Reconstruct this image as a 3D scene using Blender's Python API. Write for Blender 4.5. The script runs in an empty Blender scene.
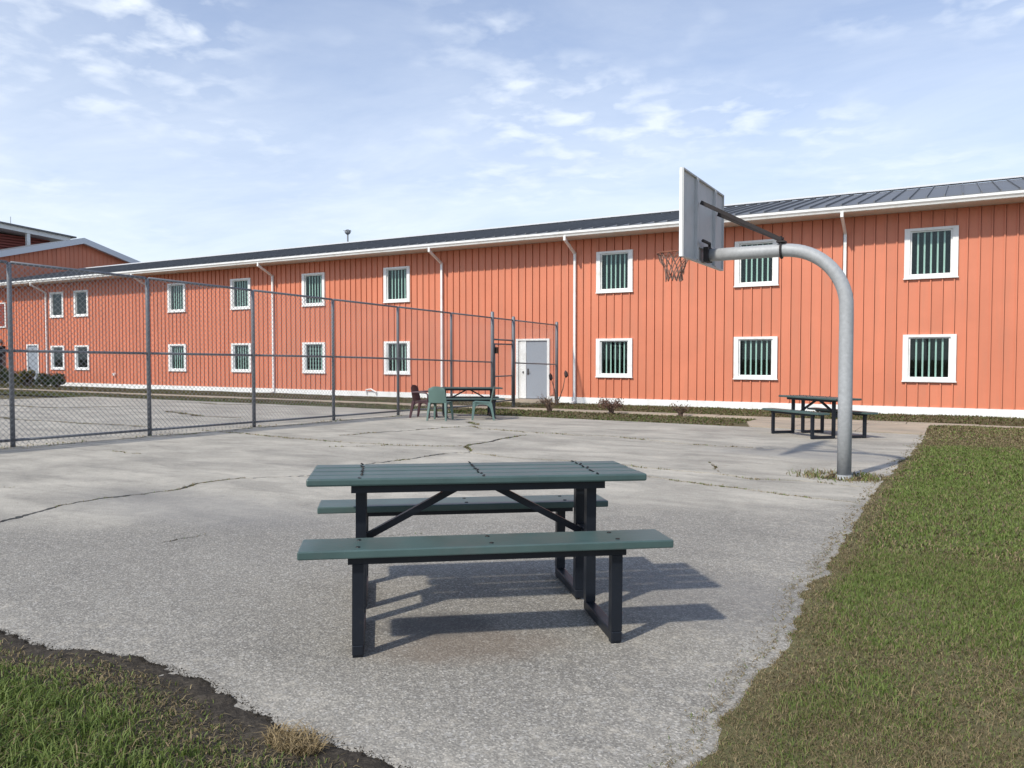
import bpy, bmesh, math, random
import numpy as np
from mathutils import Vector, Matrix
from mathutils.geometry import delaunay_2d_cdt
random.seed(7); rng = np.random.default_rng(7)
R = math.radians
S = bpy.context.scene
COL = S.collection

# ------------------------------------------------------------------ camera, sky, sun, exposure
SUN_A, SUN_EL = 13.0, 43.0            # shadows run 13 degrees right of the wall normal
cam_d = bpy.data.cameras.new('camera'); cam = bpy.data.objects.new('camera', cam_d); COL.objects.link(cam)
cam_d.sensor_width = 36; cam_d.lens = 769/1024*36; cam_d.clip_end = 3000; cam_d.clip_start = 0.05
cam.location = (0, 0, 1.31)
cam.rotation_euler = (R(90-2.01), 0, R(30))
S.camera = cam
S.render.resolution_x, S.render.resolution_y = 1024, 768
S.view_settings.view_transform = 'Standard'; S.view_settings.look = 'None'
S.view_settings.exposure = 0.10; S.view_settings.gamma = 1.0; S.view_settings.use_curve_mapping = False

def NT(nt):
    def n(t, **kw):
        x = nt.nodes.new(t)
        for k, v in kw.items():
            if k.startswith('i_'): x.inputs[k[2:]].default_value = v
            else: setattr(x, k, v)
        return x
    return n, nt.links.new
def ramp(n, pts, interp='LINEAR'):
    r = n('ShaderNodeValToRGB'); cr = r.color_ramp; cr.interpolation = interp
    while len(cr.elements) < len(pts): cr.elements.new(0.5)
    for e, (p, c) in zip(cr.elements, pts):
        e.position = p; e.color = (c, c, c, 1) if isinstance(c, (int, float)) else (*c, 1)
    return r
def vmath(n, L, op, a, b=None):
    m = n('ShaderNodeVectorMath', operation=op)
    for i, v in enumerate((a, b)):
        if v is None: continue
        if isinstance(v, (tuple, list)): m.inputs[i].default_value = v
        else: L(v, m.inputs[i])
    return m.outputs[0]
def fmath(n, L, op, a, b=None, clamp=False):
    m = n('ShaderNodeMath', operation=op, use_clamp=clamp)
    for i, v in enumerate((a, b)):
        if v is None: continue
        if isinstance(v, (int, float)): m.inputs[i].default_value = v
        else: L(v, m.inputs[i])
    return m.outputs[0]
def mixc(n, L, fac, a, b, blend='MIX'):
    m = n('ShaderNodeMix', data_type='RGBA', blend_type=blend)
    for s, v in ((m.inputs[0], fac), (m.inputs[6], a), (m.inputs[7], b)):
        if isinstance(v, (int, float)): s.default_value = v
        elif isinstance(v, tuple): s.default_value = (*v, 1) if len(v) == 3 else v
        else: L(v, s)
    return m.outputs[2]

W = bpy.data.worlds.new('World'); S.world = W; W.use_nodes = True
n, L = NT(W.node_tree); W.node_tree.nodes.clear()
sky = n('ShaderNodeTexSky', sky_type='NISHITA', sun_disc=False, sun_elevation=R(SUN_EL), sun_rotation=R(180+SUN_A),
        air_density=1.0, dust_density=1.2, ozone_density=1.6)
tc = n('ShaderNodeTexCoord'); sep = n('ShaderNodeSeparateXYZ'); L(tc.outputs['Generated'], sep.inputs[0])
zc = fmath(n, L, 'ADD', fmath(n, L, 'MAXIMUM', sep.outputs[2], 0.0), 0.10)
cmb = n('ShaderNodeCombineXYZ')
L(fmath(n, L, 'DIVIDE', sep.outputs[0], zc), cmb.inputs[0]); L(fmath(n, L, 'DIVIDE', sep.outputs[1], zc), cmb.inputs[1])
P = cmb.outputs[0]
# small puffs gathered in loose fields, and broad thin veils
n1 = n('ShaderNodeTexNoise', i_Scale=7.2, i_Detail=6.0, i_Roughness=0.5, i_Distortion=0.2); L(vmath(n, L, 'ADD', P, (3.1, 7.7, 0)), n1.inputs['Vector'])
n2 = n('ShaderNodeTexNoise', i_Scale=1.15, i_Detail=4.0, i_Roughness=0.5); L(vmath(n, L, 'ADD', P, (9.3, 2.2, 0)), n2.inputs['Vector'])
n3 = n('ShaderNodeTexNoise', i_Scale=0.75, i_Detail=8.0, i_Roughness=0.62, i_Distortion=0.6); L(vmath(n, L, 'MULTIPLY', P, (1.0, 1.6, 1)), n3.inputs['Vector'])
puff = ramp(n, [(0.47, 0.0), (0.68, 1.0)]); L(n1.outputs[0], puff.inputs[0])
field = ramp(n, [(0.43, 0.0), (0.62, 1.0)]); L(n2.outputs[0], field.inputs[0])
veil = ramp(n, [(0.30, 0.0), (0.75, 1.0)]); L(n3.outputs[0], veil.inputs[0])
low = n('ShaderNodeMapRange', clamp=True); low.inputs[1].default_value = 0.0; low.inputs[2].default_value = 0.5; low.inputs[3].default_value = 0.80; low.inputs[4].default_value = 0.08
L(sep.outputs[2], low.inputs[0])
hi = n('ShaderNodeMapRange', clamp=True, interpolation_type='SMOOTHSTEP'); hi.inputs[1].default_value = 0.16; hi.inputs[2].default_value = 0.36; hi.inputs[3].default_value = 0.35; hi.inputs[4].default_value = 1.0
L(sep.outputs[2], hi.inputs[0])                                 # the puffy deck thins into veils toward the horizon
pf = fmath(n, L, 'MULTIPLY', fmath(n, L, 'MULTIPLY', fmath(n, L, 'MULTIPLY', puff.outputs[0], field.outputs[0]), hi.outputs[0]), 0.85)
vf = fmath(n, L, 'ADD', fmath(n, L, 'MULTIPLY', veil.outputs[0], 0.24), low.outputs[0], True)
hole = fmath(n, L, 'SUBTRACT', 1.0, vf); hole2 = fmath(n, L, 'SUBTRACT', 1.0, pf)
cov = fmath(n, L, 'SUBTRACT', 1.0, fmath(n, L, 'MULTIPLY', hole, hole2), True)
# faint grey undersides low over the roofs
n4 = n('ShaderNodeTexNoise', i_Scale=0.9, i_Detail=6.0, i_Roughness=0.6); L(vmath(n, L, 'MULTIPLY', P, (0.55, 1.2, 1)), n4.inputs['Vector'])
gr = ramp(n, [(0.48, 0.0), (0.66, 0.55)]); L(n4.outputs[0], gr.inputs[0])
ccol = mixc(n, L, gr.outputs[0], (7.1, 7.6, 8.2), (5.4, 6.0, 7.0))
skyc = mixc(n, L, cov, mixc(n, L, 1.0, sky.outputs[0], (0.66, 0.86, 1.12), 'MULTIPLY'), ccol)
bg = n('ShaderNodeBackground', i_Strength=0.138); L(skyc, bg.inputs[0])
out = n('ShaderNodeOutputWorld'); L(bg.outputs[0], out.inputs[0])

sd = bpy.data.lights.new('sun', 'SUN'); sd.energy = 3.8; sd.angle = R(1.9); sd.color = (1.0, 0.94, 0.84)
sun = bpy.data.objects.new('sun', sd); COL.objects.link(sun)
sv = Vector((math.sin(R(SUN_A))*math.cos(R(SUN_EL)), math.cos(R(SUN_A))*math.cos(R(SUN_EL)), -math.sin(R(SUN_EL))))
sun.rotation_euler = sv.to_track_quat('-Z', 'Y').to_euler(); sun.location = (-5, -20, 25)

# ------------------------------------------------------------------ materials
def mat(name, color=(0.5,)*3, rough=0.6, metal=0.0, noise=None, bump=None, spec=0.5, tint=None, dirt=None, coat=0, stretch=None, fleck=None):
    """noise=(scale, amount) large tone drift; bump=(scale, distance, strength); dirt=(scale, lo, hi, colour)"""
    m = bpy.data.materials.new(name); m.use_nodes = True
    n, L = NT(m.node_tree); b = m.node_tree.nodes['Principled BSDF']
    b.inputs['Roughness'].default_value = rough; b.inputs['Metallic'].default_value = metal
    b.inputs['Specular IOR Level'].default_value = spec; b.inputs['Coat Weight'].default_value = coat
    g = n('ShaderNodeNewGeometry'); c = None
    if noise:
        t = n('ShaderNodeTexNoise', i_Scale=noise[0], i_Detail=6.0, i_Roughness=0.6); L(g.outputs['Position'], t.inputs['Vector'])
        r = ramp(n, [(0.25, 1-noise[1]), (0.75, 1+noise[1])]); L(t.outputs[0], r.inputs[0])
        c = mixc(n, L, 1.0, color, r.outputs[0], 'MULTIPLY')
    if tint:                                                     # per-object tone
        oi = n('ShaderNodeObjectInfo'); r = ramp(n, [(0, 1-tint), (1, 1+tint)]); L(oi.outputs['Random'], r.inputs[0])
        c = mixc(n, L, 1.0, c if c else color, r.outputs[0], 'MULTIPLY')
    if dirt:
        t = n('ShaderNodeTexNoise', i_Scale=dirt[0], i_Detail=8.0, i_Roughness=0.65); L(vmath(n, L, 'MULTIPLY', g.outputs['Position'], stretch) if stretch else g.outputs['Position'], t.inputs['Vector'])
        r = ramp(n, [(dirt[1], 0.0), (dirt[2], 1.0)]); L(t.outputs[0], r.inputs[0])
        c = mixc(n, L, r.outputs[0], c if c else color, dirt[3])
    if fleck:                                                    # sparse scuffs and droppings
        t = n('ShaderNodeTexNoise', i_Scale=fleck[0], i_Detail=3.0, i_Roughness=0.7, i_Distortion=1.0); L(vmath(n, L, 'MULTIPLY', g.outputs['Position'], (1, 1, 1)), t.inputs['Vector'])
        r = ramp(n, [(fleck[1], 0.0), (fleck[2], 0.8)]); L(t.outputs[0], r.inputs[0]); c = mixc(n, L, r.outputs[0], c if c else color, fleck[3])
    if c: L(c, b.inputs['Base Color'])
    else: b.inputs['Base Color'].default_value = (*color, 1)
    if bump:
        t = n('ShaderNodeTexNoise', i_Scale=bump[0], i_Detail=5.0); L(g.outputs['Position'], t.inputs['Vector'])
        bp = n('ShaderNodeBump', i_Strength=bump[2], i_Distance=bump[1]); L(t.outputs[0], bp.inputs['Height']); L(bp.outputs[0], b.inputs['Normal'])
    return m
M = {}
M['orange'] = mat('coral siding', (0.605, 0.201, 0.110), 0.5, noise=(0.6, 0.08), tint=0.045, dirt=(1.0, 0.50, 0.85, (0.50, 0.195, 0.115)), bump=(2.2, 0.006, 0.35), stretch=(3.0, 3.0, 0.35))
M['backing'] = mat('shaded coral siding', (0.42, 0.12, 0.075), 0.6)  # siding coral darkened: shade behind the seams put into the colour
M['white'] = mat('white trim paint', (0.80, 0.80, 0.78), 0.45, noise=(1.3, 0.05), dirt=(3.1, 0.50, 0.85, (0.60, 0.57, 0.51)))
M['grey_trim'] = mat('pale grey rake metal', (0.62, 0.64, 0.67), 0.45)
M['soffit'] = mat('off white soffit', (0.66, 0.65, 0.62), 0.6)
M['roof'] = mat('charcoal standing seam metal', (0.145, 0.147, 0.150), 0.45, metal=0.25, noise=(0.9, 0.10), tint=0.05, bump=(1.5, 0.01, 0.25))
M['door'] = mat('blue grey door paint', (0.27, 0.30, 0.34), 0.5, noise=(1.5, 0.05))
M['handle'] = mat('dark bronze hardware', (0.05, 0.045, 0.04), 0.4, metal=0.6)
M['bar'] = mat('pale green window bar', (0.40, 0.53, 0.48), 0.5)
M['inside'] = mat('darkened room interior', (0.03, 0.03, 0.03), 0.9)  # near-black: the darkness of the unlit rooms is put into the colour
M['galv'] = mat('galvanised steel pole', (0.37, 0.38, 0.385), 0.6, metal=0.12, noise=(22.0, 0.14), dirt=(6.0, 0.56, 0.85, (0.30, 0.31, 0.31)), bump=(60, 0.001, 0.3), fleck=(26.0, 0.66, 0.78, (0.20, 0.13, 0.09)))
M['fence'] = mat('weathered fence pipe', (0.165, 0.175, 0.19), 0.5, metal=0.3, noise=(8.0, 0.15))
M['wire'] = mat('chain link wire', (0.34, 0.35, 0.36), 0.5, metal=0.3)
M['board'] = mat('grey board back', (0.50, 0.50, 0.49), 0.6, noise=(5.0, 0.06), dirt=(4.0, 0.55, 0.95, (0.38, 0.38, 0.37)))
M['board_front'] = mat('white board paint', (0.78, 0.78, 0.78), 0.5)
M['rust'] = mat('rusty orange rim', (0.20, 0.07, 0.035), 0.7, noise=(30, 0.3))
M['strut'] = mat('rusted dark strut', (0.024, 0.019, 0.019), 0.75, noise=(20, 0.3))
M['net'] = mat('worn net cord', (0.20, 0.12, 0.095), 0.9)
M['plank'] = mat('dark green recycled plank', (0.055, 0.094, 0.088), 0.40, noise=(4.0, 0.18), tint=0.10, dirt=(5.0, 0.50, 0.85, (0.085, 0.110, 0.104)), bump=(35, 0.002, 0.35), fleck=(38.0, 0.70, 0.80, (0.30, 0.32, 0.30)))
M['frame'] = mat('black powder coated steel', (0.009, 0.012, 0.018), 0.42, spec=0.35, noise=(9.0, 0.2), dirt=(14, 0.62, 0.9, (0.05, 0.045, 0.04)), fleck=(45.0, 0.70, 0.80, (0.10, 0.06, 0.04)))
M['bolt'] = mat('dark bolt', (0.012, 0.012, 0.012), 0.5, metal=0.5)
M['plastic_green'] = mat('faded green plastic', (0.105, 0.172, 0.152), 0.45, noise=(3, 0.08))
M['plastic_maroon'] = mat('maroon plastic', (0.065, 0.028, 0.034), 0.45, noise=(3, 0.12))
M['darkred'] = mat('dark red slats', (0.26, 0.06, 0.045), 0.6)
M['twig'] = mat('dry twig', (0.13, 0.085, 0.06), 0.9)
M['metal_grey'] = mat('grey mast', (0.22, 0.23, 0.24), 0.5, metal=0.3)
M['dark'] = mat('dark recess', (0.05, 0.03, 0.028), 0.8)

def leafmat(name, rough=0.6, trans=0.25):
    m = bpy.data.materials.new(name); m.use_nodes = True
    n, L = NT(m.node_tree); b = m.node_tree.nodes['Principled BSDF']
    a = n('ShaderNodeAttribute', attribute_name='Col'); L(a.outputs['Color'], b.inputs['Base Color'])
    b.inputs['Roughness'].default_value = rough; b.inputs['Specular IOR Level'].default_value = 0.3
    t = n('ShaderNodeBsdfTranslucent'); L(a.outputs['Color'], t.inputs[0])
    mx = n('ShaderNodeMixShader', i_Fac=trans); L(b.outputs[0], mx.inputs[1]); L(t.outputs[0], mx.inputs[2])
    L(mx.outputs[0], m.node_tree.nodes['Material Output'].inputs[0])
    return m
M['blade'] = leafmat('grass blades'); M['leaf'] = leafmat('leaves')

def glass():
    m = bpy.data.materials.new('window glass'); m.use_nodes = True
    n, L = NT(m.node_tree); m.node_tree.nodes.clear()
    t = n('ShaderNodeBsdfTransparent'); t.inputs[0].default_value = (0.93, 0.975, 0.96, 1)
    g = n('ShaderNodeBsdfGlossy', i_Roughness=0.02); g.inputs[0].default_value = (0.85, 0.95, 0.95, 1)
    lw = n('ShaderNodeLayerWeight', i_Blend=0.5); mx = n('ShaderNodeMixShader'); L(fmath(n, L, 'ADD', fmath(n, L, 'MULTIPLY', fmath(n, L, 'POWER', lw.outputs['Facing'], 5.0), 0.6), 0.025), mx.inputs[0])
    L(t.outputs[0], mx.inputs[1]); L(g.outputs[0], mx.inputs[2]); o = n('ShaderNodeOutputMaterial'); L(mx.outputs[0], o.inputs[0])
    return m
M['glass'] = glass()

def concrete(name, fresh=False):
    m = bpy.data.materials.new(name); m.use_nodes = True
    n, L = NT(m.node_tree); b = m.node_tree.nodes['Principled BSDF']; b.inputs['Roughness'].default_value = 0.88
    b.inputs['Specular IOR Level'].default_value = 0.25
    g = n('ShaderNodeNewGeometry'); P = g.outputs['Position']; sp = n('ShaderNodeSeparateXYZ'); L(P, sp.inputs[0])
    def noise(s, d=5.0, r=0.6, off=(0, 0, 0), dist=0.0, sc=(1, 1, 1)):
        t = n('ShaderNodeTexNoise', i_Scale=s, i_Detail=d, i_Roughness=r, i_Distortion=dist)
        L(vmath(n, L, 'MULTIPLY', vmath(n, L, 'ADD', P, off), sc), t.inputs['Vector']); return t.outputs[0]
    def rp(x, pts):
        r = ramp(n, pts); L(x, r.inputs[0]); return r.outputs[0]
    pale, worn = ((0.55, 0.51, 0.43), (0.36, 0.335, 0.285))
    if fresh: pale, worn = ((0.44, 0.36, 0.27), (0.36, 0.30, 0.23))
    c = mixc(n, L, rp(noise(0.9, 7, 0.62, dist=0.4), [(0.36, 0.0), (0.66, 1.0)]), pale, worn)
    # streaky grey weathering, drawn out along the court
    c = mixc(n, L, fmath(n, L, 'MULTIPLY', rp(noise(1.3, 7, 0.66, (4, 9, 0), 0.5, (0.55, 1.7, 1)), [(0.44, 0.0), (0.70, 1.0)]), 0.72), c, (0.205, 0.192, 0.168))
    if not fresh:
        # the section poured in front of the long crack is worn down to its grey aggregate
        line = fmath(n, L, 'SUBTRACT', fmath(n, L, 'ADD', fmath(n, L, 'MULTIPLY', sp.outputs[0], 0.80), 8.9), sp.outputs[1])
        line = fmath(n, L, 'ADD', line, fmath(n, L, 'MULTIPLY', fmath(n, L, 'SUBTRACT', noise(0.8, 5, 0.6, (7, 1, 0)), 0.5), 2.6))
        mr = n('ShaderNodeMapRange', clamp=True, interpolation_type='SMOOTHSTEP'); mr.inputs[1].default_value = -0.5; mr.inputs[2].default_value = 0.9; L(line, mr.inputs[0])
        left = n('ShaderNodeMapRange', clamp=True); left.inputs[1].default_value = -12.5; left.inputs[2].default_value = -12.4; L(sp.outputs[0], left.inputs[0])
        near = fmath(n, L, 'MULTIPLY', mr.outputs[0], left.outputs[0])
        # edges of the court rubbed paler
        e1 = n('ShaderNodeMapRange', clamp=True); e1.inputs[1].default_value = -1.35; e1.inputs[2].default_value = -0.75; L(fmath(n, L, 'ADD', sp.outputs[0], fmath(n, L, 'MULTIPLY', noise(1.7), 0.5)), e1.inputs[0])
        e2 = n('ShaderNodeMapRange', clamp=True); e2.inputs[1].default_value = 2.75; e2.inputs[2].default_value = 2.25; L(fmath(n, L, 'ADD', sp.outputs[1], fmath(n, L, 'MULTIPLY', noise(2.1), 0.4)), e2.inputs[0])
        edge = fmath(n, L, 'MAXIMUM', e1.outputs[0], e2.outputs[0])
        exp_ = fmath(n, L, 'MULTIPLY', near, fmath(n, L, 'SUBTRACT', 1.0, fmath(n, L, 'MULTIPLY', edge, 0.5)))
        c = mixc(n, L, fmath(n, L, 'MULTIPLY', exp_, 0.68), c, (0.18, 0.169, 0.148))
        # exposed stones: pale, dark and tan grains
        v = n('ShaderNodeTexVoronoi', i_Scale=150.0, i_Randomness=1.0); L(P, v.inputs['Vector'])
        sv_ = n('ShaderNodeSeparateColor'); L(v.outputs['Color'], sv_.inputs[0])
        st = ramp(n, [(0.0, (0.075, 0.07, 0.065)), (0.30, (0.14, 0.132, 0.12)), (0.6, (0.215, 0.202, 0.178)), (0.88, (0.34, 0.318, 0.275)), (1.0, (0.60, 0.56, 0.49))]); L(sv_.outputs[0], st.inputs[0])
        v2 = n('ShaderNodeTexVoronoi', i_Scale=85.0); L(P, v2.inputs['Vector'])
        s2 = n('ShaderNodeSeparateColor'); L(v2.outputs['Color'], s2.inputs[0])
        big = fmath(n, L, 'MULTIPLY', rp(s2.outputs[1], [(0.86, 0.0), (0.9, 1.0)]), 0.30)
        sfac = fmath(n, L, 'ADD', fmath(n, L, 'MULTIPLY', near, 0.30), 0.26)
        c = mixc(n, L, sfac, c, st.outputs[0])
        c = mixc(n, L, fmath(n, L, 'MULTIPLY', big, near), c, (0.55, 0.53, 0.49))
        # scabby pale flakes where the skin of the slab has worn unevenly, and dark pits
        c = mixc(n, L, fmath(n, L, 'MULTIPLY', rp(noise(15.0, 6, 0.7, (2, 5, 0)), [(0.52, 0.0), (0.66, 1.0)]), fmath(n, L, 'ADD', fmath(n, L, 'MULTIPLY', edge, 0.34), 0.15)), c, (0.50, 0.455, 0.375))
        c = mixc(n, L, fmath(n, L, 'MULTIPLY', rp(noise(9.0, 7, 0.72, (8, 3, 0)), [(0.56, 0.0), (0.74, 1.0)]), 0.42), c, (0.115, 0.107, 0.095))
        # rust-brown and oily stains beneath the picnic table, greyer patches away from it
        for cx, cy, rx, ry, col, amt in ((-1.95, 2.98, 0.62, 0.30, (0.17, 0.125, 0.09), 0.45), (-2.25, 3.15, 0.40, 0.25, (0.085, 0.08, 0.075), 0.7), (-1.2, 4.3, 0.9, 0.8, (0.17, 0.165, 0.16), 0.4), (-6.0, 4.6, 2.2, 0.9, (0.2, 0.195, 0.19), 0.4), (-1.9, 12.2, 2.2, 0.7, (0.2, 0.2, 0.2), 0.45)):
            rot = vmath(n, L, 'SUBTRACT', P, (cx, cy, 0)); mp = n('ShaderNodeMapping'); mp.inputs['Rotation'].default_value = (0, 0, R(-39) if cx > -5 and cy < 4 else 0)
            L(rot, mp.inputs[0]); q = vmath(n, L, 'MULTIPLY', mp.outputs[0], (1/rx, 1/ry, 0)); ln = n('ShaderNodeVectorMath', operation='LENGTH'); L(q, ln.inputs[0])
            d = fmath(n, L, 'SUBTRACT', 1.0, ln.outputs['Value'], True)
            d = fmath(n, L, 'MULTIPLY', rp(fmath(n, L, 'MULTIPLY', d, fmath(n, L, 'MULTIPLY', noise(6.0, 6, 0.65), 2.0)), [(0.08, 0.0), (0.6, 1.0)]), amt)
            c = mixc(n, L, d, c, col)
    L(c, b.inputs['Base Color'])
    hb = n('ShaderNodeTexVoronoi', i_Scale=95.0); L(P, hb.inputs['Vector'])
    bp = n('ShaderNodeBump', i_Strength=0.55, i_Distance=0.004); L(hb.outputs['Distance'], bp.inputs['Height'])
    b2 = n('ShaderNodeBump', i_Strength=0.5, i_Distance=0.02); L(noise(5.0, 6, 0.65), b2.inputs['Height']); L(bp.outputs[0], b2.inputs['Normal'])
    L(b2.outputs[0], b.inputs['Normal'])
    return m
M['concrete'] = concrete('worn concrete'); M['walk'] = concrete('tan walk concrete', True)

def soil(name, a, bcol, cc, s=1.0):
    m = bpy.data.materials.new(name); m.use_nodes = True
    n, L = NT(m.node_tree); b = m.node_tree.nodes['Principled BSDF']; b.inputs['Roughness'].default_value = 0.95; b.inputs['Specular IOR Level'].default_value = 0.15
    g = n('ShaderNodeNewGeometry'); P = g.outputs['Position']
    t = n('ShaderNodeTexNoise', i_Scale=0.8*s, i_Detail=8.0, i_Roughness=0.65); L(P, t.inputs['Vector'])
    t2 = n('ShaderNodeTexNoise', i_Scale=28.0*s, i_Detail=5.0, i_Roughness=0.7); L(P, t2.inputs['Vector'])
    r = ramp(n, [(0.35, a), (0.65, bcol)]); L(t.outputs[0], r.inputs[0]); r2 = ramp(n, [(0.45, 0.0), (0.7, 1.0)]); L(t2.outputs[0], r2.inputs[0])
    L(mixc(n, L, r2.outputs[0], r.outputs[0], cc), b.inputs['Base Color'])
    bp = n('ShaderNodeBump', i_Strength=0.8, i_Distance=0.015); L(t2.outputs[0], bp.inputs['Height']); L(bp.outputs[0], b.inputs['Normal'])
    return m
M['turf'] = soil('turf floor', (0.105, 0.112, 0.045), (0.18, 0.15, 0.088), (0.095, 0.085, 0.043))
M['soil'] = soil('dark bare soil', (0.036, 0.031, 0.025), (0.052, 0.044, 0.035), (0.095, 0.080, 0.062), 1.5)
M['crackdirt'] = soil('dry crack dirt', (0.034, 0.027, 0.019), (0.075, 0.058, 0.038), (0.028, 0.023, 0.017), 2.0)
M['far_turf'] = soil('dry strip turf', (0.095, 0.09, 0.048), (0.14, 0.115, 0.068), (0.075, 0.072, 0.036), 0.8)

# ------------------------------------------------------------------ mesh helpers
def G(y):
    y = max(-12.0, min(y, 30.0))
    return -0.0135*y if y < 18 else -0.243 - (min(y, 26)-18)*0.0215
def Gn(y):
    y = np.clip(y, -12, 30); return np.where(y < 18, -0.0135*y, -0.243-(np.minimum(y, 26)-18)*0.0215)
class MB:
    def __init__(s): s.v, s.f = [], []
    def quad(s, a, b, c, d): i = len(s.v); s.v += [a, b, c, d]; s.f.append((i, i+1, i+2, i+3)); return s
    def box(s, x0, x1, y0, y1, z0, z1):
        i = len(s.v); s.v += [(x, y, z) for x in (x0, x1) for y in (y0, y1) for z in (z0, z1)]
        s.f += [tuple(i+k for k in q) for q in ((0,1,3,2),(4,6,7,5),(0,4,5,1),(2,3,7,6),(0,2,6,4),(1,5,7,3))]; return s
    def cbox(s, x0, x1, y0, y1, z0, z1, b):                     # chamfered box
        bm = bmesh.new(); bmesh.ops.create_cube(bm, size=1)
        for v in bm.verts: v.co = ((x0+x1)/2+v.co.x*(x1-x0), (y0+y1)/2+v.co.y*(y1-y0), (z0+z1)/2+v.co.z*(z1-z0))
        bmesh.ops.bevel(bm, geom=bm.edges[:], offset=b, segments=2, affect='EDGES', profile=0.5)
        bm.verts.ensure_lookup_table(); i = len(s.v); s.v += [tuple(v.co) for v in bm.verts]
        s.f += [tuple(i+v.index for v in f.verts) for f in bm.faces]; bm.free(); return s
    def tube(s, pts, r, k=8, cap=True):
        pts = [Vector(p) for p in pts]; rs = r if isinstance(r, (list, tuple)) else [r]*len(pts); i0 = len(s.v); up = None
        for j, p in enumerate(pts):
            t = (pts[min(j+1, len(pts)-1)]-pts[max(j-1, 0)]).normalized()
            if up is None: up = t.orthogonal().normalized()
            up = (up - t*up.dot(t)).normalized(); w = t.cross(up)
            for q in range(k):
                a = 2*math.pi*q/k; s.v.append(tuple(p+(up*math.cos(a)+w*math.sin(a))*rs[j]))
        for j in range(len(pts)-1):
            for q in range(k):
                a = i0+j*k+q; b = i0+j*k+(q+1) % k; s.f.append((a, b, b+k, a+k))
        if cap: s.f.append(tuple(i0+q for q in range(k))[::-1]); s.f.append(tuple(i0+(len(pts)-1)*k+q for q in range(k)))
        return s
    def bar(s, a, b, w, h, up=(0, 0, 1)):                        # square section bar
        a, b = Vector(a), Vector(b); t = (b-a).normalized(); u = Vector(up)
        if abs(t.dot(u)) > 0.95: u = Vector((0, 1, 0))
        sd = t.cross(u).normalized(); u = sd.cross(t); i = len(s.v)
        for p in (a, b):
            for (e, g) in ((-1, -1), (1, -1), (1, 1), (-1, 1)): s.v.append(tuple(p+sd*e*w/2+u*g*h/2))
        s.f += [(i,i+3,i+2,i+1),(i+4,i+5,i+6,i+7)]+[(i+q, i+(q+1) % 4, i+4+(q+1) % 4, i+4+q) for q in range(4)]; return s
    def mesh(s, name, m, smooth=False):
        me = bpy.data.meshes.new(name); me.from_pydata(s.v, [], s.f)
        if m: me.materials.append(M[m])
        bm = bmesh.new(); bm.from_mesh(me); bmesh.ops.recalc_face_normals(bm, faces=bm.faces[:]); bm.to_mesh(me); bm.free()
        if smooth: me.shade_smooth()
        me.update(); return me
    def build(s, name, m, parent=None, smooth=False): return link(name, s.mesh(name, m, smooth), parent)
def link(name, me, parent=None, loc=None):
    o = bpy.data.objects.new(name, me); COL.objects.link(o); o.parent = parent
    if loc: o.location = loc
    return o
def tag(o, label=None, cat=None, group=None, kind=None):
    for k, v in (('label', label), ('category', cat), ('group', group), ('kind', kind)):
        if v: o[k] = v
    return o
def thing(name, label, cat, loc=(0, 0, 0), rz=0, group=None, tilt=0):
    o = link(name, None, None, loc); o.rotation_euler = (tilt, 0, rz); return tag(o, label, cat, group)
def copy_tree(o, parent=None):
    c = o.copy(); COL.objects.link(c); c.parent = parent
    for ch in list(o.children): copy_tree(ch, c)
    return c
def smooth_by(o, ang=35):
    o.data.shade_smooth(); o.data.set_sharp_from_angle(angle=R(ang)); return o

# pixel -> ground, used only to carry measured positions over from the photograph
_a = R(120); _p = math.atan(27/769)
_F = np.array([math.cos(_a)*math.cos(_p), math.sin(_a)*math.cos(_p), -math.sin(_p)]); _R = np.array([math.sin(_a), -math.cos(_a), 0]); _U = np.cross(_R, _F)
def gp(x, y):
    d = _F+_R*(x-512)/769-_U*(y-384)/769; t = -1.31/(d[2]+0.0135*d[1]); return (t*d[0], t*d[1])

# value noise for numpy scatter masks
_lat = rng.random((256, 256))
def vnoise(x, y, s, o=0):
    x = np.asarray(x)*s+o*17.3+100; y = np.asarray(y)*s+o*7.9+100; xi = np.floor(x).astype(int); yi = np.floor(y).astype(int)
    fx = x-xi; fy = y-yi; fx = fx*fx*(3-2*fx); fy = fy*fy*(3-2*fy); g = lambda a, b: _lat[a % 256, b % 256]
    return (g(xi, yi)*(1-fx)+g(xi+1, yi)*fx)*(1-fy)+(g(xi, yi+1)*(1-fx)+g(xi+1, yi+1)*fx)*fy
def fbm(x, y, s, o=0): return 0.5*vnoise(x, y, s, o)+0.3*vnoise(x, y, s*2.1, o+1)+0.2*vnoise(x, y, s*4.3, o+2)

# ------------------------------------------------------------------ the ground, court, walks and lawns
YB = [-300, -12, 0, 18, 26, 30, 400]
b = MB()
for a, c in zip(YB[:-1], YB[1:]): b.quad((-400, a, G(a)-0.07), (300, a, G(a)-0.07), (300, c, G(c)-0.07), (-400, c, G(c)-0.07))
tag(b.build('ground', 'far_turf'), kind='structure')

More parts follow.
